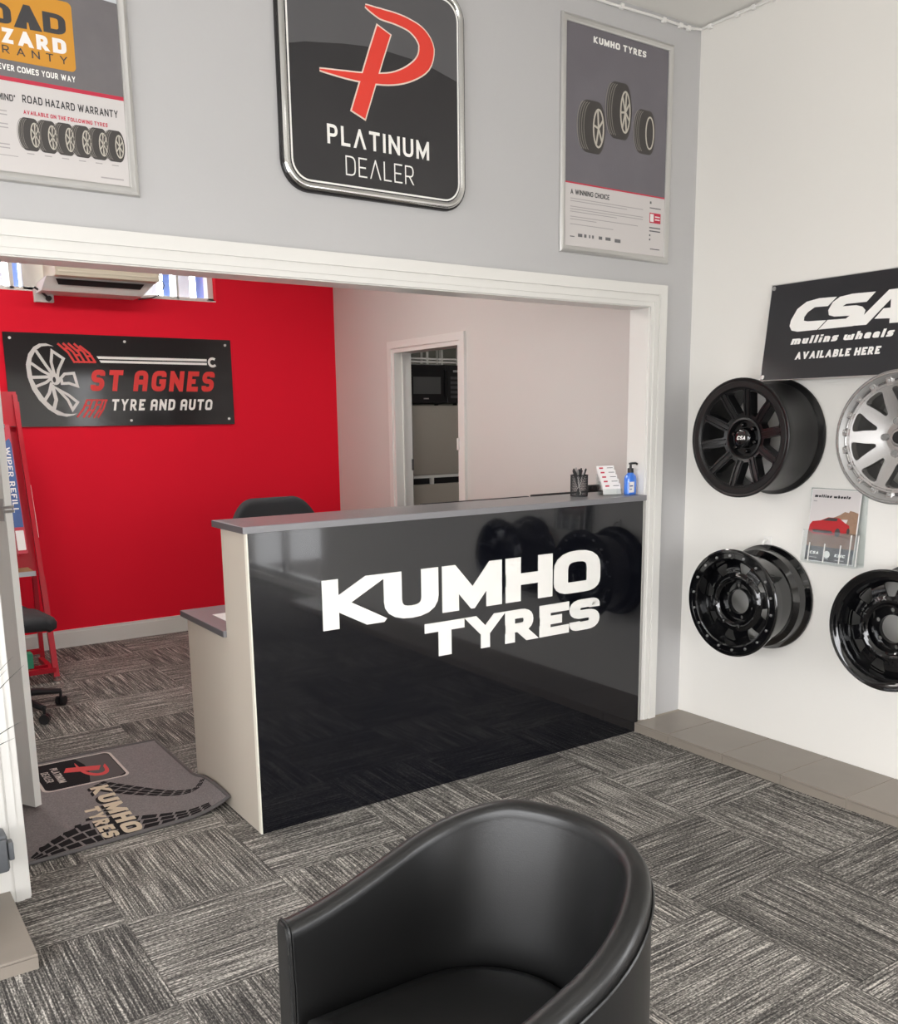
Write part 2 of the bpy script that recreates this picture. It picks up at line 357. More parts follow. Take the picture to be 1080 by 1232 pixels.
GL = {
 'A': (.8, [[(0, 0), (.5, 1), (1, 0)], [(.2, .3), (.8, .3)]]), 'a': (.7, [[(0, 0), (0, 1, .2), (1, 1, .2), (1, 0)], [(0, .42), (1, .42)]]),
 '^': (.8, [[(0, 0), (.5, 1), (1, 0)]]),
 'B': (.66, [[(0, 0), (0, 1), (.92, 1, .2), (.92, .53, .2), (0, .53)], [(0, .53), (1, .53, .2), (1, 0, .2), (0, 0)]]),
 'C': (.7, [[(1, .75), (1, 1, Q), (0, 1, Q), (0, 0, Q), (1, 0, Q), (1, .25)]]), 'D': (.7, [[(0, 0), (0, 1), (1, 1, Q+.1), (1, 0, Q+.1), (0, 0)]]),
 'E': (.6, [[(1, 1), (0, 1), (0, 0), (1, 0)], [(0, .5), (.9, .5)]]), 'F': (.58, [[(1, 1), (0, 1), (0, 0)], [(0, .5), (.85, .5)]]),
 'G': (.74, [[(1, .76), (1, 1, Q), (0, 1, Q), (0, 0, Q), (1, 0, Q), (1, .47), (.55, .47)]]), 'H': (.7, [[(0, 0), (0, 1)], [(1, 0), (1, 1)], [(0, .5), (1, .5)]]),
 'I': (0, [[(0, 0), (0, 1)]]), 'K': (.72, [[(0, 0), (0, 1)], [(1, 1), (.18, .5), (1, 0)]]), 'L': (.56, [[(0, 1), (0, 0), (1, 0)]]),
 'M': (.88, [[(0, 0), (0, 1), (.5, .12), (1, 1), (1, 0)]]), 'N': (.74, [[(0, 0), (0, 1), (1, 0), (1, 1)]]),
 'O': (.76, [[(.5, 0), (1, 0, Q), (1, 1, Q), (0, 1, Q), (0, 0, Q), (.5, 0)]]), 'P': (.64, [[(0, 0), (0, 1), (1, 1, .26), (1, .44, .26), (0, .44)]]),
 'R': (.68, [[(0, 0), (0, 1), (1, 1, .26), (1, .42, .26), (0, .42)], [(.5, .42), (1, 0)]]),
 'S': (.66, [[(1, .78), (1, 1, .24), (0, 1, .24), (0, .52, .24), (1, .52, .24), (1, 0, .24), (0, 0, .24), (0, .22)]]),
 'T': (.68, [[(0, 1), (1, 1)], [(.5, 1), (.5, 0)]]), 'U': (.7, [[(0, 1), (0, 0, Q), (1, 0, Q), (1, 1)]]), 'V': (.8, [[(0, 1), (.5, 0), (1, 1)]]),
 'W': (1.1, [[(0, 1), (.25, 0), (.5, .9), (.75, 0), (1, 1)]]), 'X': (.74, [[(0, 0), (1, 1)], [(0, 1), (1, 0)]]),
 'Y': (.76, [[(0, 1), (.5, .46), (1, 1)], [(.5, .46), (.5, 0)]]), 'Z': (.66, [[(0, 1), (1, 1), (0, 0), (1, 0)]]),
 'm': (.9, [[(0, 0), (0, X_), (1, X_, .15), (1, 0)], [(.5, X_), (.5, 0)]]), 'u': (.56, [[(0, X_+.1), (0, 0, .15), (1, 0), (1, X_+.1)]]),
 'l': (0, [[(0, 0), (0, 1)]]), 'i': (0, [[(0, 0), (0, .7)], [(0, .88), (0, 1)]]), 'n': (.56, [[(0, 0), (0, X_), (1, X_, .15), (1, 0)]]),
 's': (.54, [[(1, X_), (0, X_, .1), (0, X_/2, .1), (1, X_/2, .1), (1, 0, .1), (0, 0)]]), 'w': (.9, [[(0, X_+.1), (0, 0, .15), (1, 0), (1, X_+.1)], [(.5, 0), (.5, X_)]]),
 'h': (.56, [[(0, 0), (0, 1)], [(0, X_), (1, X_, .15), (1, 0)]]), 'e': (.56, [[(0, X_/2), (1, X_/2), (1, X_, .12), (0, X_, .12), (0, 0, .12), (1, 0)]]),
 '"': (.25, [[(0, 1), (0, .75)], [(1, 1), (1, .75)]]),
}
def glyph(ch, h, t, w):
    """polygons of one letter of height h, stroke t and outer width w, lower left corner at 0,0"""
    out = []
    for pl in GL[ch][1]:
        pts = [(t/2+p[0]*(w-t), t/2+p[1]*(h-t))+((p[2]*h,) if len(p) > 2 else ()) for p in pl]
        n = len(pts); q = [list(p) for p in pts]
        for e, nb in ((0, 1), (n-1, n-2)):
            if pl[0][:2] == pl[-1][:2] and n > 3: break
            d = Vector(pts[e][:2])-Vector(pts[nb][:2])
            if d.length < 1e-9: continue
            d.normalize(); fy = pl[e][1]
            if abs(d.y) > 0.15 and fy in (0, 1): ex = t*1.1
            elif abs(d.y) <= 0.15 and pl[e][0] in (0, 1): ex = t/2
            else: ex = 0
            q[e][0] += d.x*ex; q[e][1] += d.y*ex
        closed = pl[0][:2] == pl[-1][:2] and n > 3
        if closed: q = q[:-1]
        f = fillet([tuple(p) for p in q], closed)
        for poly in strip(f, t, closed):
            c = clipv(poly, 0, h)
            if c: out.append(c)
    lo = min(p[0] for q in out for p in q); hi = max(p[0] for q in out for p in q)
    if GL[ch][0] and hi-lo > w: out = [[((p[0]-lo)*w/(hi-lo), p[1]) for p in q] for q in out]
    return out
def text(s, u0, u1, v0, v1, t, slant=0.0, gap=0.16):
    """text fitted to the box u0..u1, v0..v1; t = stroke as a fraction of the height"""
    h = v1-v0; T = t*h; x = 0; res = []
    for ch in s:
        if ch == ' ': x += h*0.38; continue
        w = max(T, GL[ch][0]*h) if GL[ch][0] else T
        res += [[(a+x, b) for a, b in p] for p in glyph(ch, h, T, w)]; x += w+gap*h
    x -= gap*h; sx = (u1-u0-slant*h)/x
    return [[(u0+a*sx+slant*b, v0+b) for a, b in p] for p in res]
def letters(chars, v0, v1, t, sx):
    """wide lettering with each letter in its own box: chars = (letter, u0, u1)"""
    out = []
    for ch, u0, u1 in chars:
        out += [[(u0+a*sx, v0+b) for a, b in p] for p in glyph(ch, v1-v0, t, (u1-u0)/sx)]
    return out
def sweep_rect(fl, u0, u1, v0, v1, prof, r=0):
    """closed frame: prof = (inset, height) loops of a (rounded) rectangle"""
    bm = bmesh.new(); rings = []
    for d, n in prof:
        loop = rrect(u0+d, u1-d, v0+d, v1-d, max(r-d, 0.002)) if r else rect(u0+d, u1-d, v0+d, v1-d)
        rings.append([bm.verts.new(fl.p(u, v, n)) for u, v in loop])
    for A, B in zip(rings, rings[1:]):
        for k in range(len(A)): bm.faces.new((A[k], A[(k+1) % len(A)], B[(k+1) % len(A)], B[k]))
    return bm

# ================================================================== THE SETTING
YA, XR, YB, XB = 3.09, 3.525, 6.65, 3.493     # grey wall face, right wall face, red wall face, office side wall face
XJL, XJR, ZH = 0.437, 3.235, 2.01             # the wide opening: left jamb, right jamb, head
CZ = 3.235
bm = bmesh.new(); box(bm, -2.8, 5.6, -3.2, 7.0, -0.1, 0); struct('floor', bm, M_CARPET)
bm = bmesh.new(); box(bm, -2.8, 3.8, -3.2, 3.09, CZ, CZ+0.1); struct('ceiling', bm, M_CEIL)
bm = bmesh.new(); box(bm, -0.2, 5.6, 3.21, 7.0, 3.0, 3.1); struct('ceiling_office', bm, M_CEIL)
# grey wall with the opening
bm = bmesh.new()
box(bm, -2.6, XJL-0.02, YA, 3.21, 0, CZ); box(bm, XJR+0.02, XR+0.1, YA, 3.21, 0, CZ); box(bm, XJL-0.02, XJR+0.02, YA, 3.21, ZH+0.02, CZ)
struct('wall_front', bm, M_WALLG)
bm = bmesh.new()
for y0, y1, z0, z1 in ((-3.2, -2.75, 0, CZ), (-0.95, 3.09, 0, CZ), (-2.75, -0.95, 2.5, CZ), (-2.75, -0.95, 0, 0.06)): box(bm, XR, XR+0.15, y0, y1, z0, z1)
struct('wall_right', bm, M_WALLW)
# left wall with a shop window, street wall with shop windows
bm = bmesh.new()
for y0, y1, z0, z1 in ((-3.2, -2.3, 0, CZ), (2.5, 3.09, 0, CZ), (-2.3, 2.5, 0, 0.06), (-2.3, 2.5, 2.4, CZ)): box(bm, -2.75, -2.6, y0, y1, z0, z1)
struct('wall_left', bm, M_WALLW)
bm = bmesh.new()
for x0, x1, z0, z1 in ((-2.75, -0.6, 0, CZ), (1.9, 3.7, 0, CZ), (-0.6, 1.9, 0, 0.06), (-0.6, 1.9, 2.3, CZ)): box(bm, x0, x1, -3.15, -3.0, z0, z1)
struct('wall_street', bm, M_WALLW)
def shop_window(name, axis, a0, a1, z0, z1, c, n):
    bm = bmesh.new()
    def b(p0, p1, q0, q1):
        if axis == 'x': box(bm, p0, p1, c-0.03, c+0.03, q0, q1)
        else: box(bm, c-0.03, c+0.03, p0, p1, q0, q1)
    b(a0, a1, z0, z0+0.06); b(a0, a1, z1-0.06, z1)
    for k in range(n+1):
        x = a0+(a1-a0)*k/n; b(max(a0, x-0.03), min(a1, x+0.03), z0, z1)
    f = struct(name, bm, M_ALU)
    bm = bmesh.new()
    if axis == 'x': box(bm, a0, a1, c-0.004, c+0.004, z0, z1)
    else: box(bm, c-0.004, c+0.004, a0, a1, z0, z1)
    g = struct('window_pane', bm, M_GLASS, f)
shop_window('window_2', 'x', -0.6, 1.9, 0.06, 2.3, -3.07, 2)
shop_window('window_3', 'y', -2.3, 2.5, 0.06, 2.4, -2.67, 3)
shop_window('window_4', 'y', -2.75, -0.95, 0.06, 2.5, XR+0.08, 2)
# office behind: red wall with the high window, side wall with the door, hidden left partition
WX0, WX1, WZ0, WZ1 = 0.25, 2.545, 2.37, 2.93
bm = bmesh.new()
for x0, x1, z0, z1 in ((-0.2, WX0, 0, 3.0), (WX1, 5.6, 0, 3.0), (WX0, WX1, 0, WZ0), (WX0, WX1, WZ1, 3.0)): box(bm, x0, x1, YB, YB+0.2, z0, z1)
struct('wall_back', bm, M_RED)
DY0, DY1, DZ = 4.963, 5.745, 1.985
bm = bmesh.new()
box(bm, XB, XB+0.13, 3.21, DY0-0.02, 0, 3.0); box(bm, XB, XB+0.13, DY1+0.02, YB, 0, 3.0); box(bm, XB, XB+0.13, DY0-0.02, DY1+0.02, DZ+0.02, 3.0)
struct('wall_side', bm, M_WALLB)
struct('wall_partition', BX(-0.1, 0.05, 3.21, YB, 0, 3.0), M_WALLB)
struct('wall_kitchen', BX(5.3, 5.45, 3.21, YB, 0, 3.0), M_WALLB)
struct('wall_kitchen_front', BX(XR+0.1, 5.45, 3.09, 3.21, 0, 3.0), M_WALLB)
struct('wall_kitchen_back', BX(XB+0.13, 5.3, YB-0.03, YB, 0, 3.0), mat('paint_sage_grey', rgb(150, 150, 140), 0.6))
# skirting boards
bm = bmesh.new(); box(bm, 0.05, XB, YB-0.016, YB, 0, 0.105); box(bm, 0.05, XB, YB-0.010, YB, 0.105, 0.122); struct('baseboard_back', bm, M_TRIM)
bm = bmesh.new()
for y0, y1 in ((3.21, 4.88), (5.83, YB-0.016)): box(bm, XB-0.016, XB, y0, y1, 0, 0.105); box(bm, XB-0.010, XB, y0, y1, 0.105, 0.122)
struct('baseboard_side', bm, M_TRIM)
# casing of the wide opening: stepped profile plus the lining
def casing(name, u0, u1, v1, fl, w, steps, lining=None):
    bm = bmesh.new()
    for d0, d1, n in steps:     # d from the opening edge outwards
        fl.prism(bm, rect(u0-d1, u0-d0, 0, v1+d1), 0, n); fl.prism(bm, rect(u1+d0, u1+d1, 0, v1+d1), 0, n); fl.prism(bm, rect(u0-d0, u1+d0, v1+d0, v1+d1), 0, n)
    return bm
WA0 = Flat((0, YA, 0), (1, 0, 0), (0, 0, 1), (0, -1, 0))
bm = casing('trim_1', XJL-0.012, XJR+0.012, ZH+0.012, WA0, 0.1, ((-0.008, 0.012, 0.012), (0.012, 0.036, 0.017), (0.036, 0.044, 0.013), (0.044, 0.088, 0.022)))
box(bm, XJL-0.02, XJL, YA, 3.205, 0, ZH); box(bm, XJR, XJR+0.02, YA, 3.205, 0, ZH); box(bm, XJL-0.02, XJR+0.02, YA, 3.205, ZH, ZH+0.02)
struct('trim_1', bm, M_TRIM)
SW = Flat((XB, 0, 0), (0, -1, 0), (0, 0, 1), (-1, 0, 0))
bm = casing('trim_2', -DY1, -DY0, DZ, SW, 0.08, ((0.0, 0.03, 0.012), (0.03, 0.08, 0.02)))
box(bm, XB, XB+0.13, DY0-0.02, DY0, 0, DZ); box(bm, XB, XB+0.13, DY1, DY1+0.02, 0, DZ); box(bm, XB, XB+0.13, DY0-0.02, DY1+0.02, DZ, DZ+0.02)
box(bm, XB+0.05, XB+0.062, DY1-0.012, DY1, 0, DZ); box(bm, XB+0.05, XB+0.062, DY0, DY0+0.012, 0, DZ)
tr2 = struct('trim_2', bm, M_TRIM)
bm = BX(XB-0.022, XB-0.002, DY0-0.012, DY0+0.004, 1.325, 1.40); struct('hinge', bm, M_WHITEP, tr2)
bm = BX(XB+0.118, XB+0.130, DY1-0.0135, DY1-0.004, 1.16, 1.24); struct('strike_plate', bm, M_DARKEDGE, tr2)
# window in the red wall
bm = bmesh.new()
for x0, x1, z0, z1 in ((WX0, WX1, WZ0, WZ0+0.03), (WX0, WX1, WZ1-0.04, WZ1), (WX0, WX0+0.04, WZ0, WZ1), (WX1-0.04, WX1, WZ0, WZ1), (1.19, 1.215, WZ0, WZ1), (1.27, 1.40, WZ0, WZ1), (2.28, 2.295, WZ0, WZ1)):
    box(bm, x0, x1, 6.70, 6.78, z0, z1)
box(bm, WX0, WX1, 6.655, 6.83, WZ0-0.004, WZ0+0.010)
wn = struct('window_1', bm, M_TRIM)
struct('window_pane', BX(WX0+0.02, WX1-0.02, 6.735, 6.741, WZ0+0.02, WZ1-0.02), M_GLASS, wn)
# tiled ledges along the walls
def ledge(name, x0, x1, y0, y1, joints, axis):
    bm = bmesh.new(); h = 0.047; g = 0.0015
    if axis == 'y':
        for a, b in zip(joints, joints[1:]):
            box(bm, x0, x1, a+g, b-g, 0.0385, h, bev=0.0015, seg=1)         # top tile
            box(bm, x0+0.003, x0+0.012, a+g, b-g, 0.0, 0.0365)              # riser tile
    else:
        for a, b in zip(joints, joints[1:]):
            box(bm, a+g, b-g, y0, y1, 0.0385, h, bev=0.0015, seg=1); box(bm, a+g, b-g, y0+0.003, y0+0.012, 0.0, 0.0365)
        box(bm, x1-0.012, x1-0.003, y0+0.014, y1, 0.0, 0.0365)
    o = struct(name, bm, M_TILE)
    bm = BX(x0+0.006, x1-0.006 if axis == 'x' else x1, y0+0.006, y1, 0, 0.045)
    struct('tile_bed', bm, M_GROUT, o)
ledge('trim_3', 3.187, XR, -0.9, YA-0.001, [-0.9+0.3145*k for k in range(0, 9)]+[1.93, 2.232, 2.533, 2.852, 3.068], 'y')
ledge('trim_4', -2.6, 0.374, 2.632, YA-0.001, [0.374-0.31*k for k in range(9, -1, -1)], 'x')

# ------------------------------------------------------------------ ceiling luminaires (out of the frame)
def luminaire(x, y, z, sx, sy, dm, label, group):
    t = thing('ceiling_light', label, 'ceiling light', (x, y, z-0.07), group)
    bm = bmesh.new(); box(bm, x-sx/2-0.02, x+sx/2+0.02, y-sy/2-0.02, y+sy/2+0.02, z-0.05, z); obj('housing', bm, M_WHITEP, t)
    obj('diffuser', BX(x-sx/2, x+sx/2, y-sy/2, y+sy/2, z-0.07, z-0.05), dm, t)
luminaire(0.9, 1.0, CZ, 1.2, 0.3, M_DIFF, 'added white fill batten on the ceiling nearest the grey wall', 'added showroom fill lights')  # unseen pair, added as weak fill for the daylit showroom
luminaire(0.9, -1.3, CZ, 1.2, 0.3, M_DIFF, 'added white fill batten on the ceiling nearest the shop window', 'added showroom fill lights')
luminaire(1.9, 4.9, 3.0, 1.2, 0.3, M_DIFFB, 'white ceiling batten light in the office nearest the high window', 'office ceiling lights')
luminaire(0.5, 5.0, 3.0, 0.3, 1.0, M_DIFFB, 'added white fill batten in the office above the red rack', 'office ceiling lights')  # unseen, added to fill the counter end and red wall from the left
luminaire(4.4, 4.9, 3.0, 0.6, 0.3, M_DIFFK, 'small white ceiling light in the kitchen beyond the door', 'kitchen ceiling light')

# ================================================================== RECEPTION COUNTER
CX0, CX1, CYF, CTZ = 1.236, 3.213, 3.07, 1.158
rc = thing('reception_counter', 'long black gloss reception counter with grey top and white KUMHO TYRES lettering', 'counter', (2.22, 3.4, 0))
obj('front_panel', BX(CX0+0.004, CX1, CYF, CYF+0.018, 0.001, 1.132), M_BLACKG, rc)
bm = bmesh.new()   # stepped end panel: high in front, desk height behind
EP = Flat((CX0, 0, 0), (0, -1, 0), (0, 0, 1), (-1, 0, 0))
prof = [(-3.088, 0), (-3.088, 1.132), (-3.315, 1.132), (-3.315, 0.712), (-3.765, 0.712), (-3.765, 0)]
EP.prism(bm, prof, -0.018, 0, back=True); e1 = obj('end_panel', bm, M_LAM, rc)
bm = bmesh.new(); E2 = Flat((CX1, 0, 0), (0, -1, 0), (0, 0, 1), (-1, 0, 0)); E2.prism(bm, [(-3.09, 0), (-3.09, 1.132), (-3.315, 1.132), (-3.315, 0.712), (-3.765, 0.712), (-3.765, 0)], -0.0, 0.018, back=True)
obj('end_panel', bm, M_LAM, rc)
obj('edge_strip', BX(CX0-0.0015, CX0+0.0042, CYF-0.0005, CYF+0.019, 0.001, 1.132), M_EDGEW, rc)['label'] = 'pale edging strip'
obj('rear_panel', BX(CX0+0.018, CX1-0.018, 3.297, 3.315, 0.74, 1.132), M_LAM, rc)
o = obj('counter_top', BX(CX0-0.012, 3.232, CYF-0.004, 3.372, 1.1325, CTZ, bev=0.0015, seg=1), M_GREYTOP, rc)
obj('counter_top_edge', BX(CX0-0.0135, CX0-0.0119, CYF-0.003, 3.371, 1.1335, CTZ-0.001), M_DARKEDGE, rc)['label'] = 'dark edging on the end of the top'
obj('desk_top', BX(CX0-0.012, CX1, 3.316, 3.815, 0.7125, 0.738, bev=0.0015, seg=1), M_GREYTOP, rc)
obj('desk_top_edge', BX(CX0-0.0135, CX0-0.0119, 3.317, 3.814, 0.7135, 0.737), M_DARKEDGE, rc)['label'] = 'dark edging on the end of the desk'
CF = Flat((0, CYF, 0), (1, 0, 0), (0, 0, 1), (0, -1, 0))
big = letters([('K', 1.522, 1.800), ('U', 1.789, 2.044), ('M', 2.064, 2.369), ('H', 2.391, 2.652), ('O', 2.662, 2.940)], 0.742, 0.934, 0.050, 1.62)
big = [q for q in big]
obj('lettering', CF.polys(big, 0, 0.004), M_WHITEL, rc)['label'] = 'large white KUMHO lettering'
sml = letters([('T', 1.976, 2.172), ('Y', 2.172, 2.390), ('R', 2.388, 2.574), ('E', 2.580, 2.752), ('S', 2.757, 2.940)], 0.563, 0.706, 0.039, 1.6)
obj('lettering', CF.polys(sml, 0, 0.004), M_WHITEL, rc)['label'] = 'smaller white TYRES lettering'

# ================================================================== WHEELS
def ray_poly(c, poly, ang):
    d = Vector((math.cos(ang), math.sin(ang))); best = None
    for i in range(len(poly)):
        a, b = Vector(poly[i-1]), Vector(poly[i]); e = b-a
        den = d.x*e.y-d.y*e.x
        if abs(den) < 1e-12: continue
        w = a-c; t = (w.x*e.y-w.y*e.x)/den; s = (w.x*d.y-w.y*d.x)/den
        if t > 1e-9 and -1e-6 <= s <= 1+1e-6 and (best is None or t < best): best = t
    return c+d*(best or 0)
def spoke_disc(n, r0, r1, win, xf, thick, phase=0.0, M=40, rings=4):
    """dished disc with n windows; win = closed outline (s, r), s is arc length at the mid radius"""
    bm = bmesh.new(); rm = (r0+r1)/2; half = PI/n*rm
    outer = [(-half, r0), (half, r0), (half, r1), (-half, r1)]
    win = fillet(win, True); c = Vector((sum(p[0] for p in win)/len(win), sum(p[1] for p in win)/len(win)))
    angs = sorted([2*PI*k/M for k in range(M)]+[math.atan2(p[1]-c.y, p[0]-c.x) % (2*PI) for p in outer])
    I = [ray_poly(c, win, a) for a in angs]; Oq = [ray_poly(c, outer, a) for a in angs]; K = len(angs)
    for k in range(n):
        th0 = phase+2*PI*k/n
        def vert(p, dx):
            th = th0+p.x/rm; return bm.verts.new((xf(p.y)+dx, p.y*math.cos(th), p.y*math.sin(th)))
        lay = [[vert(Oq[i].lerp(I[i], j/rings), 0) for i in range(K)] for j in range(rings+1)]
        lay2 = [[vert(Oq[i].lerp(I[i], j/rings), thick) for i in range(K)] for j in range(rings+1)]
        for L_ in (lay, lay2):
            for j in range(rings):
                for i in range(K):
                    try: bm.faces.new((L_[j][i], L_[j][(i+1) % K], L_[j+1][(i+1) % K], L_[j+1][i]))
                    except ValueError: pass
        for i in range(K): bm.faces.new((lay[rings][i], lay[rings][(i+1) % K], lay2[rings][(i+1) % K], lay2[rings][i]))
    bmesh.ops.remove_doubles(bm, verts=bm.verts, dist=1e-5)
    return bm
def barrel_bm(w, R, drop, lip=0.02, groove=True):
    """rim barrel about local X: back at x = 0 (the wall), front at x = -w"""
    o = [(-w, R-0.004), (-w+0.003, R), (-w+0.010, R), (-w+0.014, R-0.006), (-w+lip, R-0.016), (-w+0.065, R-0.020), (-w+0.075, R-0.020-drop), (-0.085, R-0.022-drop), (-0.068, R-0.020), (-0.030, R-0.018), (-0.022, R-0.012), (-0.012, R-0.002), (-0.004, R), (0, R-0.004)]
    i = [(0, R-0.012), (-0.02, R-0.028), (-0.07, R-0.034), (-0.09, R-0.034-drop), (-w+0.075, R-0.034-drop), (-w+0.05, R-0.036), (-w+0.012, R-0.030), (-w+0.001, R-0.014)]
    bm = bmesh.new(); lathe(bm, o+i, 72, 'X', closed=True); return bm
def pentas(k, n, r, ph=0): return [(r*math.cos(ph+2*PI*q/n), r*math.sin(ph+2*PI*q/n)) for q in range(n)]
XW = 3.522
# --- matte black ten spoke alloy
def wheel_root(label, y, z): return thing('alloy_wheel', label, 'wheel', (XW, y, z), 'wheels mounted on the white wall')
w, R = 0.252, 0.252
wh = wheel_root('matte black ten-spoke wheel hung nearest the corner, below the CSA sign', 2.588, 1.426)
obj('barrel', barrel_bm(w, R, 0.002), M_SATBLK, wh, smooth=30, local=True)
bm = bmesh.new(); lathe(bm, [(-w+0.004, R-0.010), (-w-0.001, R-0.016), (-w+0.000, R-0.038), (-w+0.008, R-0.046), (-w+0.03, R-0.048), (-w+0.03, R-0.03)], 72, 'X', closed=True)
obj('outer_lip', bm, M_SATBLK, wh, smooth=30, local=True)
xf1 = lambda r: -w+0.012+0.030*(1-min(1, max(0, (r-0.085)/0.12)))**1.5
win = [(-0.0205, 0.104, 0.006), (0.0205, 0.104, 0.006), (0.0345, 0.202, 0.010), (-0.0345, 0.202, 0.010)]
obj('spokes', spoke_disc(10, 0.08, 0.212, win, xf1, 0.045, phase=math.radians(8)), M_SATBLK, wh, smooth=25, local=True)
bm = bmesh.new()   # faceted raised ridges down each spoke
for k in range(10):
    a = math.radians(8+18)+2*PI*k/10; c_, s_ = math.cos(a), math.sin(a)
    for sg in (-1, 1):
        p0 = (0.095, sg*0.010); p1 = (0.205, sg*0.011)
        pts = [(xf1(r)-0.004, r*c_-t*s_, r*s_+t*c_) for r, t in (p0, p1)]
        bar(bm, pts[0], pts[1], 0.006, 0.008, (1, 0, 0))
obj('spoke_ridges', bm, M_SATBLK, wh, local=True)
bm = bmesh.new(); lathe(bm, [(-w+0.036, 0.086), (-w+0.034, 0.078), (-w+0.060, 0.072), (-w+0.062, 0.0001)], 48, 'X'); obj('hub', bm, M_SATBLK, wh, smooth=True, local=True)
bm = bmesh.new(); lathe(bm, [(-w+0.062, 0.044), (-w+0.030, 0.041), (-w+0.024, 0.036), (-w+0.022, 0.026), (-w+0.022, 0.0001)], 40, 'X'); cap = obj('centre_cap', bm, M_GLSBLK, wh, smooth=True, local=True)
cf = Flat((-w+0.022, 0, 0), (0, -1, 0), (0, 0, 1), (-1, 0, 0))
bm = cf.polys(text('CSA', -0.024, 0.024, -0.007, 0.009, 0.22, 0.25), 0, 0.001); obj('cap_lettering', bm, M_WHITEL, cap, local=True)['label'] = 'white CSA lettering'
for a, b in pentas(0, 6, 0.057, 0.3):
    bm = bmesh.new(); lathe(bm, [(-w+0.064, 0.0095), (-w+0.038, 0.0095), (-w+0.034, 0.006), (-w+0.034, 0.0001)], 12, 'X', c=(0, a, b)); obj('lug_nut', bm, M_GLSBLK, wh, smooth=True, local=True)
# --- silver machined wheel
w, R = 0.250, 0.2445
wh = wheel_root('silver machined ten-spoke wheel cut off by the right edge, under the CSA sign', 1.888, 1.435)
WS = wh
obj('barrel', barrel_bm(w, R, 0.012), M_SILVERD, wh, smooth=30, local=True)
bm = bmesh.new(); lathe(bm, [(-w+0.004, R-0.004), (-w-0.002, R-0.007), (-w-0.002, R-0.012), (-w+0.003, R-0.014), (-w+0.004, R-0.016), (-w+0.02, R-0.02), (-w+0.02, R-0.01)], 72, 'X', closed=True)
obj('outer_lip', bm, M_SILVER, wh, smooth=30, local=True)
bm = bmesh.new(); n = 200; rings = []    # scalloped ring between the lip and the spokes
for j, (r, x0, amp) in enumerate(((R-0.015, 0.006, 0), (R-0.022, 0.010, 0.003), (R-0.034, 0.014, 0.006), (R-0.046, 0.012, 0.003), (R-0.052, 0.008, 0))):
    rings.append([bm.verts.new((-w+x0-amp*(1 if math.sin(20*2*PI*k/n) > 0.2 else -1), r*math.cos(2*PI*k/n), r*math.sin(2*PI*k/n))) for k in range(n)])
for A, B in zip(rings, rings[1:]):
    for k in range(n): bm.faces.new((A[k], A[(k+1) % n], B[(k+1) % n], B[k]))
obj('scalloped_ring', bm, M_SILVER, wh, smooth=20, local=True)
bolt = None
for a, b in pentas(0, 20, R-0.034, 0.08):
    bm = bmesh.new(); lathe(bm, [(-w+0.018, 0.005), (-w+0.004, 0.005), (-w+0.003, 0.003), (-w+0.003, 0.0001)], 8, 'X', c=(0, a, b)); obj('bolt', bm, M_STEEL, wh, local=True)
xf2 = lambda r: -w+0.008+0.028*(1-min(1, max(0, (r-0.06)/0.14)))
win = [(-0.009, 0.098, 0.006), (0.009, 0.098, 0.006), (0.0285, 0.186, 0.012), (-0.0285, 0.186, 0.012)]
ph2 = math.radians(180+18)
obj('spokes', spoke_disc(10, 0.05, 0.202, win, xf2, 0.035, phase=ph2), M_SILVER, wh, smooth=25, local=True)
bm = bmesh.new()
obj('window_edges', spoke_disc(10, 0.05, 0.202, [(p[0]*1.10, p[1]+(0.003 if p[1] > 0.15 else -0.004), p[2]) for p in win], lambda r: xf2(r)+0.012, 0.026, phase=ph2), M_SILVERD, wh, smooth=25, local=True)
bm = bmesh.new(); lathe(bm, [(-w+0.034, 0.058), (-w+0.034, 0.036), (-w+0.022, 0.034), (-w+0.016, 0.030), (-w+0.014, 0.0001)], 40, 'X'); cap = obj('centre_cap', bm, M_SILVER, wh, smooth=True, local=True)
bm = bmesh.new(); cf = Flat((-w+0.014, 0, 0), (0, -1, 0), (0, 0, 1), (-1, 0, 0))
obj('cap_badge', cf.polys([ell(0, 0, 0.022, 0.022)], 0, 0.0012), M_SATBLK, cap, local=True)
for a, b in pentas(0, 5, 0.062, math.radians(0)):
    bm = bmesh.new(); lathe(bm, [(-w+0.045, 0.013), (-w+0.026, 0.013), (-w+0.026, 0.010), (-w+0.032, 0.009), (-w+0.032, 0.0001)], 16, 'X', c=(0, a, b)); obj('lug_seat', bm, M_SILVERD, wh, smooth=True, local=True)
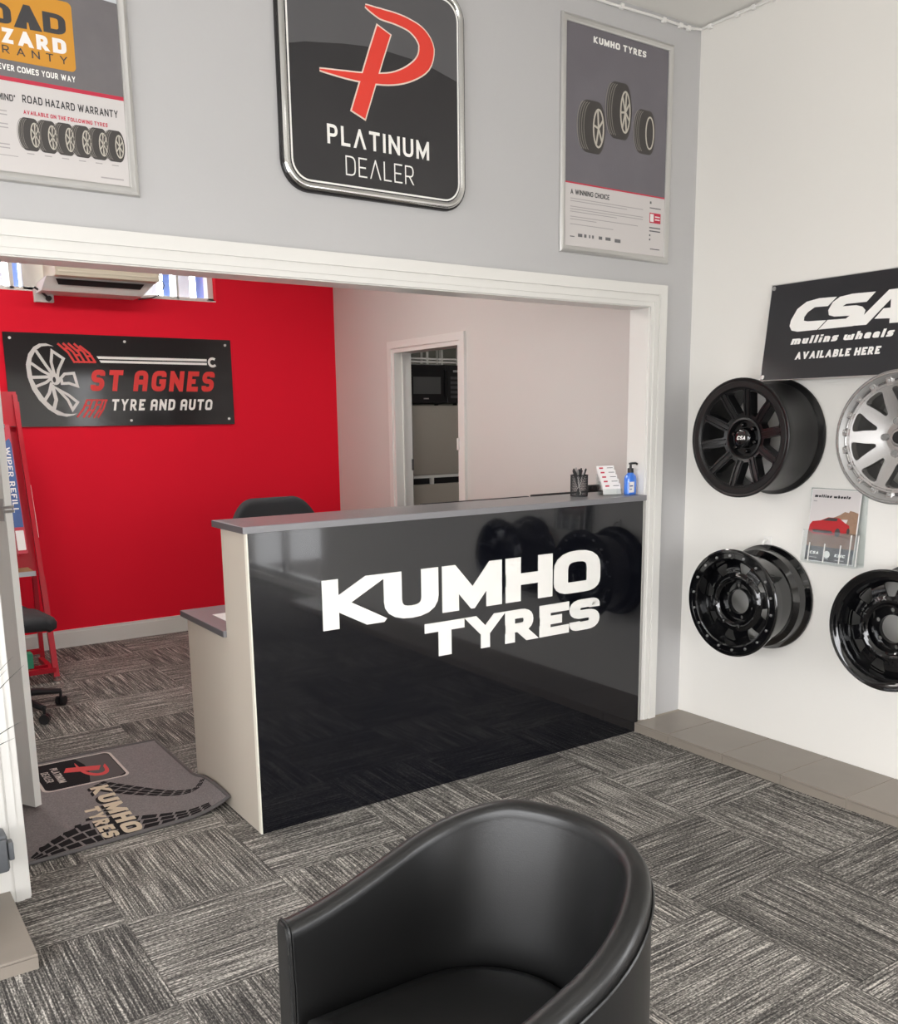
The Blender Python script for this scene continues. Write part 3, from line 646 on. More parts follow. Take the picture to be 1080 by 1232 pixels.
# --- gloss black steel wheels
def steel_wheel(label, y, z, w, R, beadlock, ph):
    wh = wheel_root(label, y, z); wh.name = 'steel_wheel'
    obj('barrel', barrel_bm(w, R, 0.018), M_GLSBLK, wh, smooth=30, local=True)
    if beadlock:
        pr = [(-w+0.004, R-0.003), (-w-0.003, R-0.007), (-w-0.003, R-0.015), (-w+0.004, R-0.018), (-w+0.004, R-0.040), (-w+0.0, R-0.043), (-w+0.002, R-0.049), (-w+0.055, R-0.056), (-w+0.055, R-0.03)]
        ri = R-0.056
    else:
        pr = [(-w+0.004, R-0.003), (-w-0.003, R-0.006), (-w-0.001, R-0.014), (-w+0.014, R-0.018), (-w+0.014, R-0.028), (-w+0.028, R-0.032), (-w+0.028, R-0.042), (-w+0.050, R-0.048), (-w+0.060, R-0.05), (-w+0.06, R-0.03)]
        ri = R-0.049
    bm = bmesh.new(); lathe(bm, pr, 80, 'X', closed=True); obj('outer_ring' if beadlock else 'outer_lip', bm, M_GLSBLK, wh, smooth=28, local=True)
    r1 = ri+0.004; r0 = 0.098
    xf = lambda r: -w+0.056-0.014*math.sin(PI*min(1, max(0, (r-r0)/(r1-r0))))-0.018*(1 if r < 0.112 else max(0, 1-(r-0.112)/0.02))
    rt_ = r1-0.008; rb_ = r1-0.056 if beadlock else r1-0.062
    win = [(-0.016, rb_, 0.008), (0.016, rb_, 0.008), (0.030, rt_, 0.012), (-0.030, rt_, 0.012)]
    obj('disc', spoke_disc(8 if beadlock else 9, r0, r1, win, xf, 0.006, phase=ph, rings=6), M_GLSBLK, wh, smooth=30, local=True)
    bm = bmesh.new(); lathe(bm, [(-w+0.038, 0.100), (-w+0.030, 0.096), (-w+0.034, 0.090), (-w+0.062, 0.085), (-w+0.066, 0.084), (-w+0.070, 0.09), (-w+0.044, 0.100)], 64, 'X', closed=True); obj('hub_ridge', bm, M_GLSBLK, wh, smooth=30, local=True)
    hole = [(0.0085*math.cos(q*PI/6), 0.0715+0.0085*math.sin(q*PI/6)) for q in range(12)]
    obj('hub_plate', spoke_disc(6, 0.057, 0.087, hole, lambda r: -w+0.064, 0.006, phase=0.35, M=24, rings=2), M_GLSBLK, wh, smooth=25, local=True)
    bm = bmesh.new(); lathe(bm, [(-w+0.062, 0.058), (-w+0.054, 0.0585), (-w+0.054, 0.0545), (-w+0.075, 0.0545), (-w+0.075, 0.058)], 48, 'X', closed=True); obj('centre_bore', bm, M_GLSBLK, wh, smooth=True, local=True)
    if beadlock:
        for a, b in pentas(0, 18, R-0.029, 0.1):
            bm = bmesh.new(); lathe(bm, [(-w+0.006, 0.0062), (-w-0.001, 0.0062), (-w-0.003, 0.004), (-w-0.003, 0.0001)], 6, 'X', c=(0, a, b)); obj('bolt', bm, M_STEEL, wh, local=True)
    else:
        bm = bmesh.new(); a = math.radians(160); lathe(bm, [(-w+0.03, 0.004), (-w+0.010, 0.004), (-w+0.008, 0.0001)], 8, 'X', c=(0, -(R-0.037)*math.cos(math.radians(20)), (R-0.037)*math.sin(math.radians(20)))); obj('valve', bm, M_STEEL, wh, local=True)
    return wh
wa = steel_wheel('gloss black steel wheel with a ring of silver bolts, lower row nearest the corner', 2.589, 0.709, 0.252, 0.239, True, 0.2)
wb = steel_wheel('gloss black steel wheel with plain stepped rim, cut off by the right edge', 1.875, 0.714, 0.250, 0.234, False, 0.1)
# bracket seen on top of the bolted wheel
t = thing('wall_bracket', 'small white metal bracket on top of the bolted black steel wheel', 'bracket', (3.505, 2.598, 0.945))
bm = bmesh.new(); box(bm, 3.518, XR, 2.578, 2.618, 0.945, 0.985, bev=0.002, seg=1); obj('plate', bm, M_WHITEP, t)
bm = bmesh.new(); tube(bm, [(3.52, 2.598, 0.967), (3.50, 2.598, 0.967), (3.488, 2.598, 0.960), (3.484, 2.598, 0.950)], 0.006, 8); obj('hook', bm, M_WHITEP, t, smooth=True)

# ================================================================== CSA SIGN (its foot rests on the wheel, so it leans)
BZ, TZ = 1.668, 2.069; lean = math.atan2(0.054, TZ-BZ)
nv = Vector((-math.cos(lean), 0, math.sin(lean))); vv = Vector((math.sin(lean), 0, math.cos(lean)))
CS = Flat((3.464, 0, BZ), (0, -1, 0), vv, nv)
def cz(p): return (p[0], (p[1]-BZ)/math.cos(lean))
sg = thing('shop_sign', 'black CSA mullins wheels AVAILABLE HERE sign leaning above the wheels', 'sign', (3.464, 2.25, BZ))
H_ = (TZ-BZ)/math.cos(lean)
bm = bmesh.new(); CS.prism(bm, rect(-2.636, -1.868, 0, H_), -0.003, 0.003, back=True); obj('board', bm, M_SIGNBLK, sg)
bm = sweep_rect(CS, -2.6375, -1.8665, -0.0015, H_+0.0015, ((0, -0.0035), (0, 0.0032), (0.003, 0.0036))); obj('board_edge', bm, M_ALU, sg)['label'] = 'bright cut edge of the board'
CC = [(-2.316,1.988),(-2.397,1.991),(-2.454,1.983),(-2.494,1.958),(-2.518,1.915),(-2.522,1.89),(-2.509,1.871),(-2.481,1.864),(-2.387,1.864),(-2.351,1.899),(-2.437,1.902),(-2.456,1.907),(-2.456,1.922),(-2.442,1.94),(-2.412,1.957),(-2.352,1.955)]
CSs = [(-2.149,1.989),(-2.248,1.992),(-2.302,1.986),(-2.331,1.968),(-2.347,1.938),(-2.341,1.918),(-2.316,1.91),(-2.247,1.907),(-2.262,1.897),(-2.344,1.899),(-2.381,1.864),(-2.228,1.865),(-2.205,1.872),(-2.188,1.894),(-2.182,1.922),(-2.197,1.937),(-2.224,1.945),(-2.285,1.947),(-2.27,1.955),(-2.182,1.954)]
CA = [(-2.094,1.99),(-2.181,1.908),(-2.226,1.866),(-2.17,1.865),(-2.081,1.955),(-2.078,1.921),(-2.106,1.921),(-2.138,1.885),(-2.075,1.881),(-2.074,1.863),(-1.985,1.861),(-1.985,1.99)]
obj('lettering', CS.polys([[cz(p) for p in L_] for L_ in (CC, CSs, CA)], 0.003, 0.0042), M_WHITEL, sg)['label'] = 'large white CSA lettering'
obj('lettering', CS.polys([[cz(p) for p in q] for q in text('mullins wheels', -2.505, -2.045, 1.812, 1.843, 0.25, 0.3, 0.2)], 0.003, 0.0042), M_WHITEL, sg)['label'] = 'white mullins wheels lettering'
obj('lettering', CS.polys([[cz(p) for p in q] for q in text('AVAILABLE HERE', -2.475, -2.092, 1.749, 1.779, 0.25, 0.15, 0.17)], 0.003, 0.0042), M_WHITEL, sg)['label'] = 'white AVAILABLE HERE lettering'
for u, v in ((-2.623, H_-0.014), (-2.623, 0.014), (-1.881, H_-0.014), (-1.881, 0.014)):
    bm = bmesh.new(); CS.prism(bm, ell(u, v, 0.009, 0.009, 14), 0.003, 0.007); obj('screw', bm, M_STEEL, sg)

# ================================================================== BROCHURE + HOLDER
bl = math.atan2(0.034, 0.30); bn = Vector((-math.cos(bl), 0, math.sin(bl))); bv = Vector((math.sin(bl), 0, math.cos(bl)))
BR = Flat((3.478, 0, 0.908), (0, -1, 0), bv, bn)
bh = thing('brochure_holder', 'clear acrylic brochure holder on the wall below the silver wheel', 'brochure holder', (3.49, 2.26, 0.905))
bm = bmesh.new(); box(bm, 3.520, XR-0.0005, 2.130, 2.392, 0.905, 1.215); obj('back_plate', bm, M_CLEAR, bh)
bm = bmesh.new(); BR.prism(bm, rect(-2.392, -2.130, -0.003, 0.13), 0.010, 0.013, back=True)
obj('front_pocket', bm, M_CLEAR, bh)
for u in (-2.39, -2.352, -2.28, -2.207, -2.165, -2.132):
    bm = bmesh.new(); BR.prism(bm, rect(u-0.002, u+0.002, -0.002, 0.078 if -2.36 < u < -2.2 else 0.125), 0.0125, 0.0155, back=True); obj('pocket_rib', bm, M_WHITEP, bh)
bm = bmesh.new(); box(bm, 3.462, XR-0.0005, 2.130, 2.392, 0.900, 0.904); obj('pocket_floor', bm, M_CLEAR, bh)
br = thing('brochure', 'mullins wheels brochure with a red car on the cover, in clear holder', 'brochure', (3.478, 2.26, 0.907))
B0, B1, BH = -2.375, -2.150, 0.305
bm = bmesh.new(); BR.prism(bm, rect(B0, B1, 0, BH), 0.0, 0.005, back=True); obj('pages', bm, M_PAPER, br)
def bp(name, polys, lvl, mt, lab=None):
    o = obj(name, BR.polys([[(B0+(B1-B0)*u, BH*v) for u, v in q] for q in polys], 0.005, 0.005+0.0003*lvl), mt, br)
    if lab: o['label'] = lab
bp('cover_sky', [rect(0.01, 0.99, 0.42, 0.99)], 1, M_SKYP)
bp('cover_ground', [[(0.01, 0.2), (0.99, 0.2), (0.99, 0.45), (0.01, 0.43)]], 2, M_SAND)
bp('cover_rock', [[(0.5, 0.62), (0.62, 0.66), (0.72, 0.71), (0.80, 0.70), (0.82, 0.73), (0.9, 0.72), (0.99, 0.70), (0.99, 0.62), (0.66, 0.60)], [(0.72, 0.42), (0.8, 0.62), (0.99, 0.64), (0.99, 0.42)]], 2, M_ROCK)
bp('cover_band', [rect(0.01, 0.99, 0.01, 0.21)], 3, M_DARKG)
bp('cover_car', [[(0.02, 0.42), (0.03, 0.50), (0.08, 0.55), (0.25, 0.57), (0.40, 0.62), (0.62, 0.62), (0.75, 0.56), (0.84, 0.53), (0.86, 0.44), (0.70, 0.40), (0.55, 0.38), (0.12, 0.38)]], 4, M_CARRED)
bp('cover_car_glass', [[(0.28, 0.57), (0.41, 0.615), (0.60, 0.615), (0.58, 0.575)], [(0.12, 0.40), (0.10, 0.44), (0.5, 0.44), (0.52, 0.40)]], 5, M_TYRE)
bp('cover_car_wheels', [ell(0.62, 0.42, 0.055, 0.06), ell(0.83, 0.45, 0.03, 0.045)], 5, M_TYRE)
bp('cover_title', text('mullins wheels', 0.06, 0.80, 0.885, 0.925, 0.3, 0.3, 0.2), 3, M_PRINTTX, 'black mullins wheels title')
bp('cover_emblems', text('CSA', 0.10, 0.30, 0.10, 0.14, 0.24, 0.3)+text('KMC', 0.62, 0.84, 0.09, 0.13, 0.24, 0.3)+[ell(0.46, 0.11, 0.065, 0.05)], 4, M_WHITEL, 'white CSA, round and KMC emblems')
bp('cover_small_print', [rect(0.10, 0.26, 0.05, 0.06), rect(0.38, 0.5, 0.045, 0.055), rect(0.64, 0.82, 0.04, 0.05), rect(0.05, 0.12, 0.825, 0.84)], 4, M_PRINTGR)

# ================================================================== SIGNS AND POSTERS
# --- PLATINUM DEALER sign
pd = thing('dealer_sign', 'rounded square PLATINUM DEALER sign with red P emblem and chrome rim', 'sign', (1.82, YA, 2.302))
U0, U1, V0, V1 = 1.437, 2.205, 2.302, 3.07
obj('backing', sweep_rect(WA, U0, U1, V0, V1, ((0, 0), (0, 0.012), (0.004, 0.018), (0.010, 0.020)), 0.10), M_SIGNGLS, pd, smooth=True)
obj('chrome_rim', sweep_rect(WA, U0, U1, V0, V1, ((0.006, 0.016), (0.012, 0.026), (0.020, 0.028), (0.028, 0.024), (0.031, 0.020)), 0.10), M_CHROME, pd, smooth=60)
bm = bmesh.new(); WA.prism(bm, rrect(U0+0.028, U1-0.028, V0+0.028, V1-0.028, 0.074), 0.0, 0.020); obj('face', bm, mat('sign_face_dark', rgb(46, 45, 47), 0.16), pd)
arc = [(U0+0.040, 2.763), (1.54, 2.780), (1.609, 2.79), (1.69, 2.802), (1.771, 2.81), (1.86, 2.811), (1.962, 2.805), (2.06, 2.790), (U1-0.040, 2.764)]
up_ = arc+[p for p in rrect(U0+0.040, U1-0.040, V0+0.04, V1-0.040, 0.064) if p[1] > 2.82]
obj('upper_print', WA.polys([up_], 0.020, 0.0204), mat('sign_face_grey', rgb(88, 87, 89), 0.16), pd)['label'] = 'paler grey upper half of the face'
obj('border_line', sweep_rect(WA, U0+0.034, U1-0.034, V0+0.034, V1-0.034, ((0, 0.020), (0, 0.0215), (0.006, 0.0215), (0.006, 0.020)), 0.07), M_WHITEL, pd, smooth=30)
bowl_c = [(1.776, 2.940), (1.835, 2.927), (1.90, 2.924), (1.96, 2.914), (2.006, 2.891), (2.029, 2.853), (2.013, 2.800), (1.955, 2.755), (1.88, 2.724), (1.79, 2.709), (1.69, 2.703), (1.59, 2.702)]
bowl_w = [0.004, 0.030, 0.033, 0.036, 0.050, 0.062, 0.058, 0.046, 0.036, 0.030, 0.020, 0.003]
stem = [(1.849, 2.876), (1.815, 2.790), (1.737, 2.582)]
def smooth2(pts, ws, n=4):
    op, ow = [], []
    for i in range(len(pts)-1):
        p0, p1, p2, p3 = [Vector(pts[max(0, min(len(pts)-1, i+k))]) for k in (-1, 0, 1, 2)]
        for k in range(n):
            t = k/n; q = 0.5*((2*p1)+(p2-p0)*t+(2*p0-5*p1+4*p2-p3)*t*t+(3*p1-p0-3*p2+p3)*t**3)
            op.append((q.x, q.y)); ow.append(ws[i]*(1-t)+ws[i+1]*t)
    return op+[tuple(pts[-1])], ow+[ws[-1]]
def emblem(bp_, bw_, st, ex):
    p, w_ = smooth2(bp_, bw_); return strip(p, 0, ws=[x+ex for x in w_])+strip([tuple(Vector(st[0])+(Vector(st[0])-Vector(st[1])).normalized()*ex/2)]+list(st[1:-1])+[tuple(Vector(st[-1])+(Vector(st[-1])-Vector(st[-2])).normalized()*ex/2)], 0.056+ex)
obj('emblem_outline', WA.polys(emblem(bowl_c, bowl_w, stem, 0.010), 0.020, 0.0212), M_CREAM, pd)['label'] = 'cream outline of the P emblem'
obj('emblem', WA.polys(emblem(bowl_c, bowl_w, stem, 0.0), 0.020, 0.0222), M_LOGORED, pd)['label'] = 'red stylised letter P'
obj('lettering', WA.polys(text('PL^TINUM', 1.611, 2.033, 2.470, 2.534, 0.16, 0, 0.22), 0.020, 0.0215), M_WHITEL, pd)['label'] = 'white PLATINUM lettering'
obj('lettering', WA.polys(text('DE^LER', 1.680, 1.965, 2.375, 2.440, 0.07, 0, 0.22), 0.020, 0.0215), M_WHITEL, pd)['label'] = 'thin white DEALER lettering'

FRAME = ((0, 0), (0, 0.008), (0.004, 0.013), (0.012, 0.016), (0.022, 0.013), (0.028, 0.008), (0.029, 0.004))
def printed_tyre(fl, cu, cv, wd, ht, spokes=5):
    """dark tread, grooves, rim and spokes of a printed tyre; returns polygon lists"""
    tr = arcpts(cu-wd*0.18, cv, wd*0.32, ht/2, 90, 270, 20)+arcpts(cu+wd*0.22, cv, wd*0.28, ht/2, 270, 450, 20)
    gr = []
    for k in (-0.11, -0.03, 0.05, 0.13): gr += strip(arcpts(cu-wd*0.16+k*wd, cv, wd*0.27, ht*0.47, 104, 250, 14), wd*0.022)
    fc = (cu+wd*0.24, cv)
    rim = strip(ell(fc[0], fc[1], wd*0.185, ht*0.36), wd*0.05, True)
    sp = []
    for k in range(spokes):
        a = 2*PI*k/spokes+0.5; sp += strip([fc, (fc[0]+wd*0.18*math.cos(a), fc[1]+ht*0.35*math.sin(a))], wd*0.055)
    return tr, gr, rim+sp
# --- right poster
rp = thing('framed_poster', 'framed KUMHO TYRES poster titled A WINNING CHOICE, in the corner by the right wall', 'poster', (3.02, YA, 2.20), 'framed posters above the opening')
u0, u1, v0, v1 = 2.690, 3.343, 2.207, 3.125
obj('frame', sweep_rect(WA, u0, u1, v0, v1, FRAME), M_ALU, rp, smooth=25)
bm = bmesh.new(); WA.prism(bm, rect(u0+0.02, u1-0.02, v0+0.02, v1-0.02), 0, 0.004); obj('sheet', bm, M_POSTER, rp)
i0, i1 = u0+0.029, u1-0.029
obj('picture', WA.polys([rect(i0, i1, 2.49, v1-0.029)], 0.004, 0.0043), M_PURPLEG, rp)
obj('red_line', WA.polys([rect(i0, i1, 2.484, 2.490)], 0.004, 0.0043), M_PRINTRD, rp)
obj('title', WA.polys(text('KUMHO TYRES', 2.868, 3.176, 3.043, 3.068, 0.24, 0, 0.16), 0.0043, 0.0047), M_WHITEL, rp)['label'] = 'white KUMHO TYRES title'
for nm, (a, b, c, d, s) in enumerate(((2.866, 2.718, 0.155, 0.205, 5), (3.022, 2.806, 0.150, 0.225, 7), (3.178, 2.745, 0.130, 0.180, 0))):
    tr, gr, ri = printed_tyre(WA, a, b, c, d, s)
    e = obj('printed_tyre', WA.polys([tr], 0.0043, 0.0046), M_TYRE, rp)
    obj('tread_grooves', WA.polys(gr, 0.0043, 0.0048), M_TYRE2, e); obj('printed_rim', WA.polys(ri, 0.0043, 0.0048), M_RIMP, e)
obj('heading', WA.polys(text('A WINNING CHOICE', 2.750, 2.974, 2.442, 2.462, 0.17, 0, 0.12), 0.004, 0.0044), M_PRINTTX, rp)['label'] = 'dark A WINNING CHOICE heading'
ln = []
for z, e in ((2.424, 3.18), (2.414, 3.08), (2.392, 3.18), (2.382, 3.18), (2.372, 3.02), (2.352, 3.15), (2.342, 2.90), (2.322, 3.00)): ln.append(rect(2.750, e, z, z+0.003))
obj('small_print', WA.polys(ln, 0.004, 0.0043), M_PRINTGR, rp)
obj('award_badge', WA.polys([rect(3.222, 3.292, 2.375, 2.418)], 0.004, 0.0044), M_PRINTRD, rp)
obj('badge_marks', WA.polys([rect(3.226, 3.248, 2.38, 2.413), rect(3.256, 3.287, 2.40, 2.405), rect(3.256, 3.287, 2.388, 2.393)], 0.0044, 0.0046), M_PAPER, rp)
obj('award_marks', WA.polys([rect(3.222, 3.232, 2.455, 2.465), rect(3.222, 3.292, 2.436, 2.440), rect(3.222, 3.292, 2.352, 2.357), rect(3.222, 3.292, 2.338, 2.343), rect(3.222, 3.23, 2.318, 2.326), rect(3.222, 3.23, 2.300, 2.308)]
    + [rect(a, a+b, 2.275, 2.288) for a, b in ((2.795, 0.025), (2.83, 0.014), (2.858, 0.008), (2.876, 0.010), (2.915, 0.02), (2.955, 0.03))]+[rect(3.01, 3.045, 2.272, 2.286), rect(2.75, 2.775, 2.272, 2.276), rect(3.23, 3.29, 2.262, 2.266)], 0.004, 0.0043), M_MIDG, rp)
# --- left poster
lp = thing('framed_poster', 'framed ROAD HAZARD WARRANTY poster with orange logo, cut off by the left edge', 'poster', (0.55, YA, 2.22), 'framed posters above the opening')
u0, u1, v0, v1 = 0.298, 0.951, 2.218, 3.136
obj('frame', sweep_rect(WA, u0, u1, v0, v1, FRAME), M_ALU, lp, smooth=25)
bm = bmesh.new(); WA.prism(bm, rect(u0+0.02, u1-0.02, v0+0.02, v1-0.02), 0, 0.004); obj('sheet', bm, M_POSTER, lp)
i0, i1 = u0+0.029, u1-0.029
obj('picture', WA.polys([rect(i0, i1, 2.505, v1-0.029)], 0.004, 0.0043), M_ROADG, lp)
obj('picture_sky', WA.polys([[(i0, 2.80), (i1, 2.765), (i1, v1-0.029), (i0, v1-0.029)]], 0.0043, 0.0045), mat('print_pale_cloud', rgb(196, 200, 204), 0.3), lp)
obj('red_line', WA.polys([rect(i0, i1, 2.494, 2.505)], 0.004, 0.0044), M_PRINTRD, lp)
obj('orange_logo', WA.polys([rrect(0.41, 0.788, 2.550, 2.738, 0.014)], 0.0043, 0.0048), M_ORANGE, lp)
road = text('RO', 0.470, 0.620, 2.645, 2.698, 0.22, 0, 0.12)+text('D', 0.705, 0.768, 2.645, 2.700, 0.23)+[[(0.625, 2.641), (0.655, 2.706), (0.672, 2.706), (0.702, 2.643), (0.668, 2.642), (0.665, 2.66), (0.661, 2.66), (0.66, 2.642)]]
obj('logo_lettering', WA.polys(road, 0.0048, 0.0052), M_DARKG, lp)['label'] = 'dark ROAD lettering'
obj('logo_lettering', WA.polys(text('HA', 0.480, 0.578, 2.594, 2.634, 0.26, 0, 0.14)+text('ZARD', 0.588, 0.765, 2.594, 2.634, 0.26, 0, 0.14), 0.0048, 0.0052), M_PAPER, lp)['label'] = 'white HAZARD lettering'
obj('logo_lettering', WA.polys(text('WAR', 0.470, 0.566, 2.567, 2.588, 0.13, 0, 0.5)+text('RANTY', 0.588, 0.766, 2.567, 2.588, 0.13, 0, 0.6), 0.0048, 0.0052), M_DARKG, lp)['label'] = 'dark WARRANTY lettering'
obj('lettering', WA.polys(text('WHAT', 0.512, 0.570, 2.522, 2.538, 0.19, 0, 0.16)+text('EVER COMES YOUR WAY', 0.573, 0.784, 2.522, 2.538, 0.19, 0, 0.16), 0.0043, 0.0047), M_WHITEL, lp)['label'] = 'white WHATEVER COMES YOUR WAY line'
obj('heading', WA.polys(text('MIND"', 0.563, 0.611, 2.440, 2.458, 0.17, 0, 0.14)+text('ROAD HAZARD WARRANTY', 0.630, 0.902, 2.442, 2.463, 0.17, 0, 0.14), 0.004, 0.0044), M_PRINTTX, lp)['label'] = 'dark MIND ROAD HAZARD WARRANTY heading'
obj('subheading', WA.polys(text('AVAILABLE ON THE FOLLOWING TYRES', 0.630, 0.868, 2.411, 2.422, 0.2, 0, 0.16), 0.004, 0.0044), M_PRINTRD, lp)['label'] = 'red AVAILABLE ON THE FOLLOWING TYRES line'
for k in range(6):
    cu = 0.642+0.0485*k; tr, gr, ri = printed_tyre(WA, cu, 2.357+0.0005*k, 0.062, 0.090, 6)
    e = obj('printed_tyre', WA.polys([tr], 0.004, 0.0044+0.0002*k), M_TYRE, lp)
    obj('tread_grooves', WA.polys(gr, 0.0043, 0.0046+0.0002*k), M_TYRE2, e); obj('printed_rim', WA.polys(ri, 0.0043, 0.0046+0.0002*k), M_RIMP, e)
obj('small_print', WA.polys([rect(0.40, 0.585, z, z+0.003) for z in (2.41, 2.40, 2.375, 2.365, 2.32, 2.31)]+[rect(0.40, 0.605, 2.290, 2.292), rect(0.837, 0.905, 2.262, 2.266)]+[rect(0.63+0.0485*k, 0.65+0.0485*k, 2.302, 2.305) for k in range(6)], 0.004, 0.0043), M_PRINTGR, lp)

# --- ST AGNES sign on the red wall
sa = thing('shop_sign', 'black ST AGNES TYRE AND AUTO sign screwed to the red wall', 'sign', (1.87, YB, 1.507))
S0 = 0.012
bm = bmesh.new(); RW.prism(bm, rect(1.107, 2.631, 1.507, 2.109), 0.002, S0); obj('board', bm, M_SIGNGLS, sa)
dx = 0.0
CRESC=[(1.409,2.027),(1.364,2.044),(1.322,2.041),(1.285,2.019),(1.25,1.974),(1.23,1.908),(1.233,1.828),(1.254,1.747),(1.29,1.681),(1.342,1.621),(1.396,1.583),(1.454,1.571),(1.499,1.581),(1.52,1.591),(1.484,1.589),(1.441,1.592),(1.385,1.621),(1.332,1.677),(1.289,1.748),(1.263,1.814),(1.258,1.887),(1.268,1.946),(1.297,1.998),(1.335,2.024),(1.377,2.029)]
SP=[([(1.297,1.998),(1.352,1.904),(1.396,1.834)],.019),([(1.262,1.916),(1.328,1.866),(1.389,1.834)],.018),([(1.254,1.825),(1.374,1.83)],.02),([(1.276,1.766),(1.343,1.793),(1.381,1.823)],.018),([(1.325,1.677),(1.358,1.726),(1.378,1.793)],.02),([(1.378,1.621),(1.397,1.681),(1.381,1.778)],.023)]
BLD=[[(1.397,1.997),(1.465,1.949),(1.427,1.876),(1.415,1.823),(1.398,1.853),(1.386,1.927)],[(1.439,1.824),(1.463,1.85),(1.522,1.856),(1.54,1.772),(1.487,1.79),(1.443,1.788)],[(1.407,1.756),(1.48,1.711),(1.532,1.666),(1.496,1.617),(1.47,1.681),(1.424,1.737)]]
pl = [CRESC, ell(1.404, 1.812, 0.030, 0.034)]
for p, w_ in SP: pl += strip(p, w_)
for p in BLD: pl += strip(p, 0.018, True)
obj('wheel_emblem', RW.polys(pl, S0, S0+0.001), mat('sign_silver', rgb(216, 214, 210), 0.4), sa)['label'] = 'silver wheel drawing'
obj('wheel_emblem_centre', RW.polys([ell(1.396, 1.812, 0.010, 0.018)], S0+0.001, S0+0.0014), M_SIGNGLS, sa)
TT=[(1.436,2.046),(1.535,1.924),(1.469,2.049),(1.568,1.925),(1.501,2.05),(1.601,1.926),(1.538,2.049),(1.635,1.926),(1.573,2.036),(1.669,1.927)]
TB=[(1.596,1.685),(1.52,1.567),(1.63,1.685),(1.56,1.565),(1.664,1.685),(1.594,1.565),(1.699,1.685),(1.628,1.562),(1.721,1.685),(1.654,1.562)]
tp = []
for k in range(5): tp += strip([TT[2*k], ((TT[2*k][0]+TT[2*k+1][0])/2+0.012, (TT[2*k][1]+TT[2*k+1][1])/2+0.006), TT[2*k+1]], 0.014)
tp += strip([(1.528, 1.930), (1.672, 1.931)], 0.012)
for k in range(4):
    a = TT[2*k+1 if k % 2 else 2*k]; f = (0.3, 0.65, 0.4, 0.7)[k]
    p = Vector(TT[2*k]).lerp(Vector(TT[2*k+1]), f)+Vector((0.012, 0.006)); tp += strip([tuple(p), (p.x+0.034, p.y)], 0.012)
for k in range(5): tp += strip([TB[2*k], ((TB[2*k][0]+TB[2*k+1][0])/2+0.008, (TB[2*k][1]+TB[2*k+1][1])/2-0.004), TB[2*k+1]], 0.012)
tp += strip([(1.588, 1.680), (1.728, 1.680)], 0.010)
for k in range(4):
    f = (0.35, 0.6, 0.3, 0.65)[k]; p = Vector(TB[2*k]).lerp(Vector(TB[2*k+1]), f); tp += strip([tuple(p), (p.x+0.036, p.y)], 0.010)
obj('tread_emblem', RW.polys(tp, S0, S0+0.001), M_SIGNRED, sa)['label'] = 'red tyre tread marks'
wr = [[(1.678, 1.970), (2.445, 1.970), (2.445, 1.953), (1.690, 1.953)], [(1.694, 1.944), (2.445, 1.944), (2.445, 1.928), (1.704, 1.928)]]
wr += strip(arcpts(2.488, 1.948, 0.027, 0.027, 48, 320, 20), 0.017)
obj('spanner_emblem', RW.polys(wr, S0, S0+0.001), M_WHITEL, sa)['label'] = 'white spanner drawing'
obj('lettering', RW.polys(text('ST aGNES', 1.618, 2.503, 1.741, 1.882, 0.24, 0.17, 0.2), S0, S0+0.001), M_SIGNRED, sa)['label'] = 'red ST AGNES lettering'
obj('lettering', RW.polys(text('TYRE aND aUTO', 1.748, 2.474, 1.610, 1.687, 0.22, 0.17, 0.2), S0, S0+0.001), M_WHITEL, sa)['label'] = 'white TYRE AND AUTO lettering'
for u, v in ((1.147, 2.072), (1.871, 2.072), (2.588, 2.071), (2.589, 1.547), (1.878, 1.542), (1.150, 1.547)):
    bm = bmesh.new(); RW.prism(bm, ell(u, v, 0.009, 0.009, 14), S0, S0+0.006); obj('screw', bm, M_WHITEP, sa)

# ================================================================== TUB CHAIR
TC = (0.886, 1.2156); TR = 0.298; ARM = 0.2516
tc = thing('tub_chair', 'black leather tub armchair in the foreground with rounded back', 'armchair', (TC[0]-0.02, TC[1], 0))
def upath(R_, K=26):
    """plan outline from the far arm tip round the back to the near arm tip: (x, y, nx, ny, t), t = 0 at tips, 1 at the back"""
    P = []
    L1 = ARM; La = PI*R_; tot = 2*L1+La
    for i in range(2*K+1):
        s = tot*i/(2*K)
        if s < L1: P.append((TC[0]-L1+s, TC[1]+R_, 0, 1, s))
        elif s < L1+La:
            a = PI/2-(s-L1)/R_; P.append((TC[0]+R_*math.cos(a), TC[1]+R_*math.sin(a), math.cos(a), math.sin(a), s))
        else: P.append((TC[0]-(s-L1-La), TC[1]-R_, 0, -1, s))
    return P, tot
PTH, TOT = upath(TR)
def rimz(s):
    f = 1-abs(2*s/TOT-1)          # 0 at the tips, 1 at the middle of the back
    f = min(1, f/0.72); f = f*f*(3-2*f)*0.55+0.45*min(1, f*1.02)
    return 0.5955+0.162*min(1, f)
def thick(s):
    f = 1-abs(2*s/TOT-1); return 0.053-0.006*min(1, f*1.5)
def section(s):
    h = rimz(s); t = thick(s); r = t/2; f = min(1, (1-abs(2*s/TOT-1))*1.6)
    pr = [(-0.02, 0.045), (0.0, 0.05), (0.004, 0.22), (0.003, 0.42), (0.0, h-0.030)]
    for k in range(9):
        a = PI*k/8; c_, s_ = math.cos(a), math.sin(a)
        pr.append((-r+r*math.copysign(abs(c_)**0.7, c_), h-0.026+0.026*abs(s_)**0.8))
    pr += [(-t-0.001, h-0.032), (-t-0.003-0.012*f, h-0.10), (-t-0.006-0.03*f, 0.48), (-t-0.006-0.034*f, 0.40), (-t-0.03, 0.34)]
    return pr
bm = bmesh.new(); rings = []
